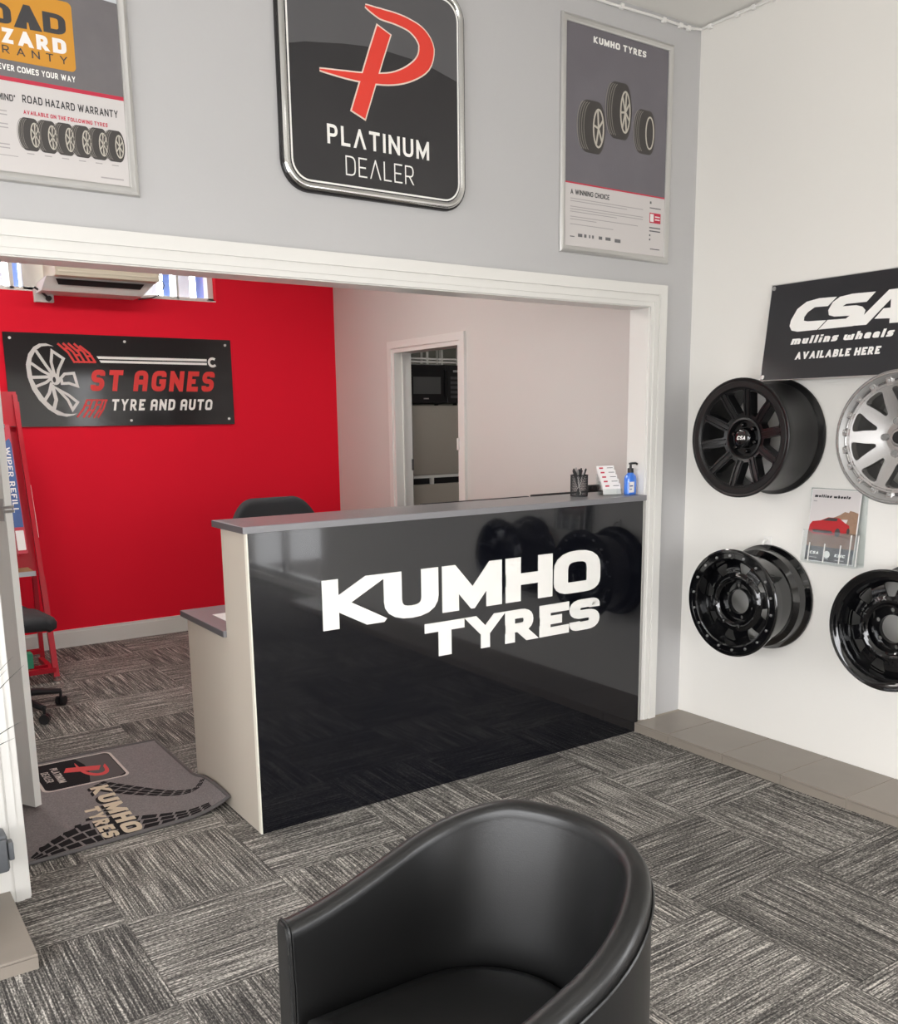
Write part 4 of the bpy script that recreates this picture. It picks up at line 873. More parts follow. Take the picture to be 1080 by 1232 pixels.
for (x, y, nx, ny, s) in PTH: rings.append([bm.verts.new((x+nx*d, y+ny*d, z)) for d, z in section(s)])
for A, B in zip(rings, rings[1:]):
    for k in range(len(A)-1): bm.faces.new((A[k], A[k+1], B[k+1], B[k]))
sh = obj('shell', bm, M_LEATHER, tc, smooth=60)
for e, nm in ((0, 'far'), (-1, 'near')):
    x, y, nx, ny, s = PTH[e]; pr = section(s)
    bm = bmesh.new(); lo = [bm.verts.new((x-0.012, y+ny*(d*0.86-0.004), z if z < 0.5 else z-0.004)) for d, z in pr]; hi = [bm.verts.new((x, y+ny*d, z)) for d, z in pr]; bm.faces.new(lo)
    for k in range(len(pr)): bm.faces.new((lo[k], lo[(k+1) % len(pr)], hi[(k+1) % len(pr)], hi[k]))
    obj('arm_front', bm, M_LEATHERD, tc, smooth=30)
    bm = bmesh.new(); tube(bm, [(x-0.005, y+ny*d*0.97, z) for d, z in pr[1:-1]], 0.0035, 6); obj('piping', bm, M_LEATHER, tc, smooth=True)
bm = bmesh.new(); tube(bm, [(x+nx*0.002, y+ny*0.002, rimz(s)-0.036) for x, y, nx, ny, s in PTH], 0.0035, 6); obj('piping', bm, M_LEATHER, tc, smooth=True)
# seat cushion, crowned
bm = bmesh.new(); si = []
for q, (dr, z) in enumerate(((0.085, 0.30), (0.085, 0.40), (0.095, 0.425), (0.13, 0.438), (0.2, 0.444), (0.28, 0.447))):
    ring = []
    for (x, y, nx, ny, s) in PTH:
        d = min(dr, 0.30); ring.append(bm.verts.new((max(x-nx*d, TC[0]-ARM+0.0+max(0, dr-0.085)*0.6), y-ny*d, z)))
    si.append(ring)
for A, B in zip(si, si[1:]):
    for k in range(len(A)): bm.faces.new((A[k], A[(k+1) % len(A)], B[(k+1) % len(A)], B[k]))
bm.faces.new(si[-1]); obj('seat_cushion', bm, M_LEATHERD, tc, smooth=60)
obj('front_rail', BX(TC[0]-ARM-0.004, TC[0]-ARM+0.03, TC[1]-0.235, TC[1]+0.235, 0.05, 0.35, bev=0.008), M_LEATHER, tc, smooth=True)
tc.rotation_euler.z = -0.024
for sx, sy in ((-0.2, 0.22), (-0.2, -0.22), (0.2, 0.2), (0.2, -0.2)):
    bm = bmesh.new(); lathe(bm, [(0, 0.014), (0.05, 0.02)], 12, 'Z', c=(TC[0]+sx, TC[1]+sy, 0), caps=True); obj('foot', bm, M_BLACKM, tc, smooth=True)

# ================================================================== DOOR MAT
MT = Flat((0, 0, 0), (0, -1, 0), (1, 0, 0), (0, 0, 1))          # reads along -y, top towards +x
X0M, X1M, Y0M, Y1M = 0.07, 1.226, 3.305, 4.345
def curl(x, y):
    """height of the mat: its near right corner is pushed up against the counter end"""
    h = 0.0
    if y < 3.80:
        e = max(0, (x-1.04)/0.2); h = 0.055*e*e*max(0, min(1, (3.80-y)/0.14))*(0.75+0.25*math.sin((y-3.3)*9))
    return 0.008+h
def drape(bm, dz=0.0, maxlen=0.03):
    for _ in range(6):
        es = [e for e in bm.edges if e.calc_length() > maxlen and max(v.co.x for v in e.verts) > 1.0]
        if not es: break
        bmesh.ops.subdivide_edges(bm, edges=es, cuts=1)
    for v in bm.verts: v.co.z += curl(v.co.x, v.co.y)-0.008
def yfront(x): return 3.290+0.095*x*0.7
dm = thing('door_mat', 'grey door mat printed with PLATINUM emblem, KUMHO TYRES and tyre tracks', 'mat', (0.66, 3.83, 0))
bm = bmesh.new(); nx_, ny_ = 44, 40; g = []
for i in range(nx_+1):
    row = []
    for j in range(ny_+1):
        x = X0M+(X1M-X0M)*i/nx_; y = yfront(x)+(Y1M-yfront(x))*j/ny_; row.append(bm.verts.new((x, y, curl(x, y))))
    g.append(row)
for i in range(nx_):
    for j in range(ny_): bm.faces.new((g[i][j], g[i+1][j], g[i+1][j+1], g[i][j+1]))
ext = bmesh.ops.extrude_face_region(bm, geom=list(bm.faces)); [setattr(v.co, 'z', v.co.z-0.006) for v in ext['geom'] if isinstance(v, bmesh.types.BMVert)]
obj('pile', bm, M_MAT, dm, smooth=60)
bm = bmesh.new()
loop = [(X0M+(X1M-X0M)*k/40, None) for k in range(41)]
pth = [(x, yfront(x), curl(x, yfront(x))-0.001) for x, _ in loop]+[(X1M, yfront(X1M)+(Y1M-yfront(X1M))*k/30, curl(X1M, yfront(X1M)+(Y1M-yfront(X1M))*k/30)-0.001) for k in range(1, 31)]+[(X1M+(X0M-X1M)*k/10, Y1M, 0.007) for k in range(1, 11)]
tube(bm, pth, 0.008, 8); obj('rubber_edge', bm, M_MATEDGE, dm, smooth=True)
def mp(name, polys, lvl, mt_, lab=None):
    bm = MT.polys(polys, 0.008, 0.0085+lvl*0.0004); drape(bm); o = obj(name, bm, mt_, dm)
    if lab: o['label'] = lab
EU0, EU1, EV0, EV1 = -4.315, -3.955, 0.645, 1.003    # emblem box: u = -y, v = x
mp('emblem_border', [rrect(EU0, EU1, EV0, EV1, 0.035)], 0, M_MATWHT)
mp('emblem_field', [rrect(EU0+0.012, EU1-0.012, EV0+0.012, EV1-0.012, 0.028)], 1, M_MATBLK)
mp('emblem_upper', [[(EU0+0.014, 0.845), (-4.2, 0.865), (-4.1, 0.862), (EU1-0.014, 0.835), (EU1-0.014, 0.955), (-3.995, 0.987), (-4.275, 0.987), (EU0+0.014, 0.955)]], 2, M_MATMID)
def em(p):   # from the wall emblem to the mat emblem
    return (EU0+(p[0]-1.437)/0.768*0.36, EV0+(p[1]-2.302)/0.768*0.358)
k_ = 0.36/0.768
mp('emblem_letter', emblem([em(p) for p in bowl_c], [x*k_ for x in bowl_w], [em(p) for p in stem], 0.0), 3, M_MATRED, 'red stylised P')
mp('emblem_lettering', [[em(p) for p in q] for q in text('PL^TINUM', 1.611, 2.033, 2.470, 2.534, 0.18, 0, 0.22)+text('DE^LER', 1.680, 1.965, 2.375, 2.440, 0.12, 0, 0.22)], 3, M_MATWHT, 'pale PLATINUM DEALER lettering')
# tyre tracks: blocks in a curved band
tk = []
def block(cu, cv, a, l, w_, sk=0.3):
    c_, s_ = math.cos(a), math.sin(a)
    return [(cu+x*c_-y*s_, cv+x*s_+y*c_) for x, y in ((-l/2+sk*w_, -w_/2), (l/2+sk*w_, -w_/2), (l/2-sk*w_, w_/2), (-l/2-sk*w_, w_/2))]
def track(cl, ws, n, rows, skew, gap=0.006):
    """blocks across a band: cl = centre line in u, v; ws = its width at each point"""
    cl, ws = smooth2(cl, ws, 8); K = len(cl)-1
    def at(f, c):
        x = min(max(f, 0), 1)*K; i = min(int(x), K-1); t = x-i; P = Vector(cl[i]).lerp(Vector(cl[i+1]), t)
        d = (Vector(cl[i+1])-Vector(cl[i])).normalized(); w_ = ws[i]*(1-t)+ws[i+1]*t
        return P+Vector((-d.y, d.x))*w_*c
    out = []
    for q in range(n):
        for r in range(rows):
            c0, c1 = -0.5+r/rows+0.02, -0.5+(r+1)/rows-0.05; sh = skew*(1 if r % 2 else -1)
            f0, f1 = (q+0.06)/n, (q+0.88)/n
            out.append([tuple(at(f0+sh*(0.5 if r % 2 == 0 else -0.5), c0)), tuple(at(f1+sh*(0.5 if r % 2 == 0 else -0.5), c0)), tuple(at(f1-sh*(0.5 if r % 2 == 0 else -0.5), c1)), tuple(at(f0-sh*(0.5 if r % 2 == 0 else -0.5), c1))])
    return out
nl = [(-(yfront(x)+0.012+w_/2), x) for x, w_ in ((0.49, 0.03), (0.58, 0.12), (0.68, 0.19), (0.76, 0.20), (0.86, 0.16), (0.98, 0.10), (1.08, 0.06), (1.16, 0.04))]
tk += track(nl, [0.03, 0.12, 0.19, 0.20, 0.16, 0.10, 0.06, 0.04], 13, 3, 0.012)
for k in range(5): x = 0.52+0.05*k; tk.append([(-(yfront(x)+0.085+0.036*k), x), (-(yfront(x)+0.085+0.036*k), x+0.026), (-(yfront(x)+0.112+0.036*k), x+0.030), (-(yfront(x)+0.108+0.036*k), x+0.006)])
tk += track([(-3.925, 0.845), (-3.84, 0.905), (-3.74, 0.985), (-3.64, 1.08), (-3.585, 1.16), (-3.64, 1.215)], [0.10, 0.10, 0.085, 0.055, 0.03, 0.02], 13, 3, 0.014)
mp('tread_print', tk, 0, M_MATBLK, 'black tyre track print')
def matrix_text(s, ua, ub, va, vb, st): return text(s, ua, ub, va, vb, st, 0, 0.14)
mp('lettering_shadow', [[(p[0]+0.008, p[1]-0.012) for p in q] for q in matrix_text('KUMHO', -3.900, -3.365, 0.815, 0.888, 0.27)], 1, M_MATBLK)
mp('lettering', matrix_text('KUMHO', -3.900, -3.365, 0.815, 0.888, 0.25), 2, M_MATTAN, 'beige KUMHO lettering')
mp('lettering', matrix_text('TYRES', -3.690, -3.366, 0.740, 0.798, 0.25), 2, M_MATTAN, 'beige TYRES lettering')

# ================================================================== WHITE DOOR standing open on the left
d0 = Vector((0.583, 3.792, 0)); dd = Vector((-0.047, 0.084, 0)).normalized(); dn = Vector((dd.y, -dd.x, 0))  # face direction and its outward normal
DL, DT = 0.42, 0.030
bm = bmesh.new()
for z in (0.02, 2.0):
    pass
vs = []
for z in (0.022, 1.99):
    for p in (d0, d0+dd*DL, d0+dd*DL+dn*DT, d0+dn*DT): vs.append(bm.verts.new((p.x, p.y, z)))
for f in ((0, 1, 2, 3), (7, 6, 5, 4), (0, 4, 5, 1), (1, 5, 6, 2), (2, 6, 7, 3), (3, 7, 4, 0)): bm.faces.new([vs[i] for i in f])
dr = struct('door_1', bm, M_TRIM)
dr['label'] = 'white door leaf standing open at the left of the opening'
def dbox(bm, a0, a1, n0, n1, z0, z1):
    q = [d0+dd*a+dn*n for a, n in ((a0, n0), (a1, n0), (a1, n1), (a0, n1))]
    vs = [bm.verts.new((p.x, p.y, z)) for z in (z0, z1) for p in q]
    for f in ((0, 1, 2, 3), (7, 6, 5, 4), (0, 4, 5, 1), (1, 5, 6, 2), (2, 6, 7, 3), (3, 7, 4, 0)): bm.faces.new([vs[i] for i in f])
bm = bmesh.new(); dbox(bm, 0.006, 0.05, -0.003, 0.0, 1.165, 1.25); struct('latch_plate', bm, M_STEEL, dr)
bm = bmesh.new(); dbox(bm, -0.004, 0.012, -0.012, 0.036, 1.212, 1.222); dbox(bm, -0.004, 0.012, -0.012, 0.036, 1.196, 1.206); struct('latch_bolt', bm, M_STEEL, dr)

# ================================================================== OFFICE CHAIRS
def office_chair(label, cx, cy, face, seat_z, back_top, star, hb=0.245):
    """star = angle of the first castor arm, face = direction the sitter faces"""
    t = thing('office_chair', label, 'office chair', (cx, cy, 0), 'office chairs')
    fx, fy = math.cos(face), math.sin(face); sx, sy = -fy, fx
    def W_(a, b, z): return (cx+fx*a+sx*b, cy+fy*a+sy*b, z)
    # seat: rounded slab
    bm = bmesh.new(); rings = []
    for d, z in ((0.03, -0.075), (0.004, -0.06), (0.0, -0.03), (0.012, -0.008), (0.05, 0.0), (0.12, 0.004)):
        loop = rrect(-0.24+d, 0.24-d, -0.245+d, 0.245-d, max(0.02, 0.11-d), 6); rings.append([bm.verts.new(W_(a, b, seat_z+z-(0.02 if a > 0.17 else 0))) for a, b in loop])
    for A, B in zip(rings, rings[1:]):
        for k in range(len(A)): bm.faces.new((A[k], A[(k+1) % len(A)], B[(k+1) % len(A)], B[k]))
    bm.faces.new(rings[0]); bm.faces.new(rings[-1]); obj('seat', bm, M_FABRIC, t, smooth=60)
    bm = bmesh.new(); rings = []
    z0, z1 = seat_z+0.10, back_top
    for a, ins in ((-0.235, 0.035), (-0.24, 0.012), (-0.262, 0.0), (-0.29, 0.006), (-0.305, 0.03)):
        loop = [(b, z-0.10*(b/0.28)**4*(1 if z > (z0+z1)/2 else 0)) for b, z in rrect(-hb+ins, hb-ins, z0+ins, z1-ins, 0.16-ins, 12)]
        rings.append([bm.verts.new(W_(a-0.10*(z-z0)**1.2+0.06*(b/0.25)**2*0.6, b, z)) for b, z in loop])
    for A, B in zip(rings, rings[1:]):
        for k in range(len(A)): bm.faces.new((A[k], A[(k+1) % len(A)], B[(k+1) % len(A)], B[k]))
    bm.faces.new(rings[0]); bm.faces.new(rings[-1]); obj('backrest', bm, M_FABRIC, t, smooth=60)
    bm = bmesh.new(); tube(bm, [W_(-0.05, 0, seat_z-0.085), W_(-0.24, 0, seat_z-0.08), W_(-0.31, 0, seat_z-0.02), W_(-0.325, 0, seat_z+0.15), W_(-0.34, 0, seat_z+0.30)], 0.018, 10); obj('back_bracket', bm, M_BLACKM, t, smooth=True)
    bm = bmesh.new(); lathe(bm, [(0.08, 0.035), (0.26, 0.035), (0.26, 0.022), (seat_z-0.07, 0.022), (seat_z-0.07, 0.09), (seat_z-0.055, 0.09)], 20, 'Z', c=(cx, cy, 0)); obj('gas_column', bm, M_BLACKM, t, smooth=True)
    for k in range(5):
        a = star+2*PI*k/5; c_, s_ = math.cos(a), math.sin(a)
        bm = bmesh.new(); tube(bm, [(cx, cy, 0.115), (cx+0.14*c_, cy+0.14*s_, 0.105), (cx+0.275*c_, cy+0.275*s_, 0.082)], 0.02, 8, radii=[0.026, 0.021, 0.015]); lg = obj('base_arm', bm, M_BLACKM, t, smooth=True)
        bm = bmesh.new(); px, py = cx+0.275*c_, cy+0.275*s_; b_ = a+0.7; ux, uy = math.cos(b_), math.sin(b_)
        for sg_ in (-1, 1):
            ring = [[bm.verts.new((px+ux*0.026*math.cos(q*PI/8)-uy*sg_*w_, py+uy*0.026*math.cos(q*PI/8)+ux*sg_*w_, 0.027+0.0265*math.sin(q*PI/8))) for q in range(16)] for w_ in (0.006, 0.022)]
            for q in range(16): bm.faces.new((ring[0][q], ring[0][(q+1) % 16], ring[1][(q+1) % 16], ring[1][q]))
            bm.faces.new(ring[0]); bm.faces.new(ring[1])
        tube(bm, [(px, py, 0.03), (px, py, 0.085)], 0.008, 8); obj('caster', bm, M_BLACKM, lg, smooth=30)
    return t
office_chair('black office chair at the desk, its rounded back showing over the counter', 2.095, 4.50, -PI/2, 0.50, 1.112, 0.3, 0.285)
office_chair('black office chair by the red rack, partly hidden by the white door', 0.72, 5.20, 0.1, 0.555, 1.0, math.radians(10))

# ================================================================== RED WIPER RACK
rk = thing('display_rack', 'red metal wiper display rack standing against the red wall', 'display rack', (0.78, 6.0, 0))
RX0, RX1 = 0.42, 1.075
for x in (RX1, RX0):
    bm = bmesh.new(); bar(bm, (x, 5.765, 0.03), (x, 5.93, 0.62), 0.032, 0.03, (0, 1, 0)); bar(bm, (x, 5.93, 0.62), (x, 6.245, 1.70), 0.026, 0.026, (0, 1, 0)); obj('front_post', bm, M_REDMETAL, rk)
    bm = bmesh.new(); bar(bm, (x+0.01, 6.215, 0.03), (x+0.01, 6.255, 1.66), 0.026, 0.026, (0, 1, 0)); obj('rear_post', bm, M_REDMETAL, rk)
    bm = bmesh.new(); bar(bm, (x, 5.765, 0.045), (x, 6.21, 0.045), 0.03, 0.03); obj('base_rail', bm, M_REDMETAL, rk)
    for y in (5.775, 6.205):
        bm = bmesh.new(); lathe(bm, [(0, 0.018), (0.008, 0.018), (0.012, 0.007), (0.034, 0.007)], 12, 'Z', c=(x, y, 0), caps=True); obj('levelling_foot', bm, M_STEEL, rk)
for y, z in ((5.77, 0.075), (6.205, 0.10)):
    bm = bmesh.new(); bar(bm, (RX0, y, z), (RX1, y, z), 0.03, 0.03); obj('cross_bar', bm, M_REDMETAL, rk)
bm = bmesh.new(); bar(bm, (RX0, 5.90, 0.07), (RX1-0.02, 5.90, 0.07), 0.012, 0.02); obj('cross_bar', bm, M_REDMETAL, rk)
vs_ = bmesh.new()
HD = Flat((0, 6.205, 1.512), (1, 0, 0), Vector((0, 0.055, 0.2)).normalized(), Vector((0, -0.2, 0.055)).normalized())
HD.prism(vs_, rect(RX0-0.01, RX1+0.012, 0, 0.215), -0.006, 0.006, back=True); obj('header_board', vs_, M_REDMETAL, rk)
vs_ = bmesh.new(); BK = Flat((0, 5.985, 0.62), (1, 0, 0), Vector((0, 0.285, 1.0)).normalized(), Vector((0, -1.0, 0.285)).normalized())
BK.prism(vs_, rect(RX0, RX1-0.01, 0, 0.92), -0.004, 0.0, back=True); obj('back_panel', vs_, M_REDMETAL, rk)
obj('shelf', BX(RX0+0.02, RX1-0.06, 5.80, 6.10, 0.655, 0.673), M_WOOD, rk)['label'] = 'brown shelf board'
obj('shelf_edge', BX(RX0+0.02, RX1-0.055, 5.79, 5.80, 0.648, 0.676), M_STEEL, rk)
bm = bmesh.new()
obj('shelf_card', BX(RX0+0.05, 0.94, 5.86, 6.02, 0.674, 0.725), M_WOOD, rk)
# side price strip on the post
bm = bmesh.new(); bar(bm, (RX1+0.014, 5.990, 0.85), (RX1+0.014, 6.085, 1.16), 0.010, 0.003, (1, 0, 0)); obj('post_label', bm, M_PAPER, rk)['label'] = 'pale label strip with red print'
def pack(x, s0, s1, m1, m2, label, txt):
    t = thing('wiper_pack', label, 'wiper pack', BK.p(x+0.03, s0, 0.06), 'wiper packs on the red rack')
    bm = bmesh.new(); BK.prism(bm, rrect(x, x+0.062, s0, s1, 0.008, 3), 0.066, 0.072, back=True); obj('backing_card', bm, m1, t)
    if m2 is not m1:
        bm = bmesh.new(); BK.prism(bm, [(x+0.004, s0+0.16), (x+0.058, s0+0.16), (x+0.058, s1-0.12), (x+0.05, s1-0.085), (x+0.03, s1-0.10), (x+0.004, s1-0.17)], 0.072, 0.0735); obj('card_print', bm, m2, t)
    rot = [[(x+0.016+p[1], s1-0.14-p[0]) for p in q] for q in text(txt, 0, 0.40, 0, 0.030, 0.18, 0, 0.16)]
    obj('card_lettering', BK.polys(rot, 0.0725, 0.0742), M_PAPER, t)['label'] = 'pale lettering reading down the card'
    bm = bmesh.new(); BK.prism(bm, rrect(x+0.008, x+0.054, s0+0.02, s0+0.14, 0.004, 3), 0.072, 0.074); obj('barcode_panel', bm, M_PAPER if m2 is not m1 else M_PINKCARD, t)
    bm = bmesh.new(); tube(bm, [BK.p(x+0.005, s0-0.01, 0.078), BK.p(x+0.005, s1-0.05, 0.078)], 0.004, 8); obj('blade', bm, M_CLEAR if m2 is not m1 else M_STEEL, t, smooth=True)
    bm = bmesh.new(); tube(bm, [BK.p(x+0.03, s1-0.02, 0.0), BK.p(x+0.03, s1-0.02, 0.09), BK.p(x+0.03, s1-0.005, 0.098)], 0.004, 6); obj('peg_hook', bm, M_STEEL, rk, smooth=True)
pack(0.955, 0.13, 0.92, M_PINKCARD, M_BLUECARD, 'blue and red WIPER REFILL pack hanging on the rack nearest its right post', 'WIPER REFILL')
pack(0.875, 0.13, 0.92, M_PINKCARD, M_PINKCARD, 'red wiper pack hanging on the rack beside the blue WIPER REFILL pack', 'WIPER REFILL')
t = obj('green_carton', BX(0.80, 0.962, 5.80, 5.87, 0.091, 0.185, bev=0.003, seg=1), M_GREEN); tag(t, 'green carton standing on the foot of the red rack', 'carton')

# ================================================================== THINGS ON THE COUNTER
def cup_and_pens(cx, cy):
    z0 = CTZ+0.0005; h = 0.098; r = 0.040
    t = thing('pen_cup', 'black mesh pen cup on the counter top', 'pen cup', (cx, cy, z0))
    bm = bmesh.new(); lathe(bm, [(0, 0.0001), (0, r), (0.004, r), (0.004, r-0.003), (0.004, 0.0001)], 32, 'Z', c=(cx, cy, z0)); obj('base', bm, M_BLACKM, t, smooth=True)
    bm = bmesh.new(); tube(bm, [(cx+r*math.cos(a*PI/16), cy+r*math.sin(a*PI/16), z0+h) for a in range(32)], 0.0025, 6, closed=True); obj('rim', bm, M_BLACKM, t, smooth=True)
    bm = bmesh.new()
    for k in range(40):
        for sg_ in (-1, 1):
            pts = [(cx+r*math.cos(2*PI*k/40+sg_*q*0.16), cy+r*math.sin(2*PI*k/40+sg_*q*0.16), z0+0.003+(h-0.004)*q/6) for q in range(7)]; tube(bm, pts, 0.0010, 4)
    obj('mesh_wall', bm, M_BLACKM, t)
    for k in range(11):
        a = 2*PI*k/11+0.3; rb, rtp = 0.022, 0.036 if k % 3 else 0.042
        p0 = Vector((cx-rb*math.cos(a)*0.5, cy-rb*math.sin(a)*0.5, z0+0.006)); p1 = Vector((cx+rtp*math.cos(a)*0.75, cy+rtp*math.sin(a)*0.75, z0+0.118+0.014*((k*7) % 5)/4))
        white = k in (2, 6, 8)
        pn = thing('pen', ('white pen standing in the black mesh pen cup' if white else 'black pen standing in the black mesh pen cup'), 'pen', p0, 'white pens in the cup' if white else 'black pens in the cup')
        bm = bmesh.new(); tube(bm, [p0, p0.lerp(p1, 0.72)], 0.0042, 8); obj('barrel', bm, M_WHITEP if white else M_BLACKM, pn, smooth=True)
        bm = bmesh.new(); tube(bm, [p0.lerp(p1, 0.70), p0.lerp(p1, 0.94), p1], 0.005, 8, radii=[0.0048, 0.0048, 0.003]); obj('cap', bm, M_BLACKM if not white else M_STEEL, pn, smooth=True)
cup_and_pens(2.957, 3.235)
# card holder: stepped white stand with business cards
ch = thing('card_holder', 'white tiered business card stand beside the hand sanitiser', 'card holder', (3.115, 3.20, CTZ))
yaw = -0.35; cu, su = math.cos(yaw), math.sin(yaw)
def CH(a, b, z): return (3.115+a*cu-b*su, 3.195+a*su+b*cu, CTZ+0.0005+z)
def chbox(bm, a0, a1, b0, b1, z0, z1, tilt=0.0):
    vs = [bm.verts.new(CH(a, b+(z-z0)*tilt, z)) for z in (z0, z1) for a, b in ((a0, b0), (a1, b0), (a1, b1), (a0, b1))]
    for f in ((3, 2, 1, 0), (4, 5, 6, 7), (0, 1, 5, 4), (1, 2, 6, 5), (2, 3, 7, 6), (3, 0, 4, 7)): bm.faces.new([vs[i] for i in f])
bm = bmesh.new()
for k in range(5): chbox(bm, -0.052, 0.052, -0.035+0.014*k, -0.033+0.014*k, 0, 0.030+0.017*k, 0.25)
chbox(bm, -0.052, 0.052, -0.035, 0.03, 0, 0.003); obj('stand', bm, M_CLEAR, ch)
for k in range(5):
    cd = thing('business_card', ['business card in the lowest front tier of the white stand', 'business card in the second tier from the front of the stand', 'business card in the middle tier of the stand', 'business card in the second tier from the back of the stand', 'business card in the topmost back tier of the stand'][k], 'business card', CH(0, -0.03+0.014*k, 0.01+0.017*k), 'business cards in the stand')
    bm = bmesh.new(); b0 = -0.0325+0.014*k; zz = 0.004+0.020*k; chbox(bm, -0.045, 0.045, b0+zz*0.25, b0+zz*0.25+0.004, zz, zz+0.050, 0.25); obj('card', bm, M_PAPER, cd)
    bm = bmesh.new(); zt = zz+0.036; bb = b0+zt*0.25-0.0004
    chbox(bm, -0.032, -0.012, bb, bb+0.0006, zt, zt+0.007, 0.25); obj('card_logo', bm, M_PRINTRD, cd)
    bm = bmesh.new(); chbox(bm, 0.008, 0.038, bb, bb+0.0006, zt+0.003, zt+0.0055, 0.25)
    obj('card_print', bm, M_PRINTTX, cd)
# hand sanitiser bottle
hs = thing('sanitiser_bottle', 'blue hand sanitiser pump bottle at the right end of the counter', 'bottle', (3.190, 3.135, CTZ))
hx, hy = 3.190, 3.135; hz = CTZ+0.0005
bm = bmesh.new(); rings = []
for z, sx_, sy_ in ((0, 0.026, 0.017), (0.004, 0.030, 0.020), (0.075, 0.030, 0.020), (0.088, 0.027, 0.018), (0.096, 0.018, 0.014), (0.102, 0.012, 0.012), (0.108, 0.012, 0.012)):
    rings.append([bm.verts.new((hx+sx_*math.copysign(abs(math.cos(a))**0.6, math.cos(a)), hy+sy_*math.copysign(abs(math.sin(a))**0.6, math.sin(a)), hz+z)) for a in [2*PI*q/32 for q in range(32)]])
for A, B in zip(rings, rings[1:]):
    for k in range(32): bm.faces.new((A[k], A[(k+1) % 32], B[(k+1) % 32], B[k]))
bm.faces.new(rings[0]); bm.faces.new(rings[-1]); obj('body', bm, M_BLUEGEL, hs, smooth=True)
bm = bmesh.new(); box(bm, hx-0.027, hx+0.004, hy-0.0215, hy-0.0203, hz+0.012, hz+0.062); obj('label', bm, M_PAPER, hs)
bm = bmesh.new(); box(bm, hx-0.024, hx-0.004, hy-0.0222, hy-0.0214, hz+0.040, hz+0.046); box(bm, hx-0.024, hx-0.010, hy-0.0222, hy-0.0214, hz+0.026, hz+0.030); obj('label_print', bm, M_BLUECARD, hs)
bm = bmesh.new(); lathe(bm, [(0.104, 0.0145), (0.124, 0.0145), (0.126, 0.006), (0.142, 0.005), (0.142, 0.009), (0.150, 0.009), (0.152, 0.0001)], 20, 'Z', c=(hx, hy, hz))
tube(bm, [(hx, hy, hz+0.147), (hx+0.022, hy-0.01, hz+0.148), (hx+0.030, hy-0.014, hz+0.142)], 0.005, 8); obj('pump', bm, M_BLACKM, hs, smooth=True)
# monitors on the desk
def monitor(x0, x1, y, ztop, label):
    t = thing('monitor', label, 'monitor', ((x0+x1)/2, y, 0.738), 'computer monitors behind the counter')
    obj('casing', BX(x0, x1, y, y+0.022, 0.80, ztop, bev=0.003, seg=1), M_BLACKM, t)
    obj('screen', BX(x0+0.008, x1-0.008, y+0.0221, y+0.0235, 0.815, ztop-0.008), M_BLACKGL, t)
    bm = bmesh.new(); xm = (x0+x1)/2; box(bm, xm-0.03, xm+0.03, y-0.03, y, 0.742, 0.98); obj('neck', bm, M_BLACKM, t)
    obj('foot', BX(xm-0.11, xm+0.11, y-0.07, y+0.10, 0.7385, 0.748, bev=0.003, seg=1), M_BLACKM, t)
monitor(2.29, 2.925, 3.56, 1.141, 'black computer monitor behind the counter, the left one below the inner doorway')
monitor(2.945, 3.44, 3.56, 1.146, 'black computer monitor behind the counter, the right one behind the pen cup')
t = thing('webcam', 'small black webcam on top of the right monitor behind the card stand', 'webcam', (3.36, 3.57, 1.146))
obj('body', BX(3.315, 3.395, 3.55, 3.575, 1.1465, 1.176, bev=0.006), M_BLACKM, t, smooth=True)
bm = bmesh.new(); lathe(bm, [(3.549, 0.0001), (3.549, 0.009), (3.551, 0.010)], 16, 'Y', c=(3.34, 0, 1.162)); obj('lens', bm, M_BLACKGL, t)
t = obj('paper_sheet', BX(1.30, 1.51, 3.40, 3.64, 0.7385, 0.7395), M_PAPER); tag(t, 'white paper sheet lying on the low end of the desk', 'paper')

# ================================================================== AIR CONDITIONER, WINDER, BLIND, CABLE
ac = thing('air_conditioner', 'cream window air conditioner high on the red wall', 'air conditioner', (1.70, 6.45, 2.38))
bm = bmesh.new(); box(bm, 1.385, 2.035, 6.30, 6.645, 2.43, 2.80, bev=0.012); obj('casing', bm, M_CREAMAC, ac, smooth=30)
for z in (2.455, 2.485): obj('louvre', BX(1.40, 2.02, 6.294, 6.302, z, z+0.010), M_CREAMAC, ac)
bm = bmesh.new()
vs = [bm.verts.new(p) for p in ((1.345, 6.36, 2.432), (2.02, 6.36, 2.432), (2.02, 6.655, 2.425), (1.345, 6.655, 2.425), (1.325, 6.44, 2.352), (1.955, 6.44, 2.352), (1.955, 6.655, 2.352), (1.325, 6.655, 2.352))]
for f in ((0, 1, 2, 3), (7, 6, 5, 4), (0, 4, 5, 1), (1, 5, 6, 2), (2, 6, 7, 3), (3, 7, 4, 0)): bm.faces.new([vs[i] for i in f])
obj('lower_housing', bm, M_WHITEP, ac)
bm = bmesh.new(); vs = [bm.verts.new(p) for p in ((1.40, 6.366, 2.420), (1.95, 6.366, 2.420), (1.93, 6.398, 2.390), (1.42, 6.398, 2.390))]; bm.faces.new(vs); ex = bmesh.ops.extrude_face_region(bm, geom=list(bm.faces)); bmesh.ops.translate(bm, verts=[v for v in ex['geom'] if isinstance(v, bmesh.types.BMVert)], vec=(0, -0.004, -0.002)); obj('outlet_slot', bm, M_BLACKM, ac)
bm = bmesh.new(); tube(bm, [(2.05, 6.60, 2.56), (2.13, 6.61, 2.53), (2.165, 6.62, 2.46), (2.14, 6.625, 2.40), (2.08, 6.625, 2.372), (1.985, 6.635, 2.357)], 0.004, 8); t = obj('cable', bm, M_BLACKM, None, smooth=True); tag(t, 'thin dark cable looping beside the cream air conditioner', 'cable')
wd = thing('window_winder', 'white window winder plate with dark rod on the red wall', 'window winder', (1.37, YB, 2.30))
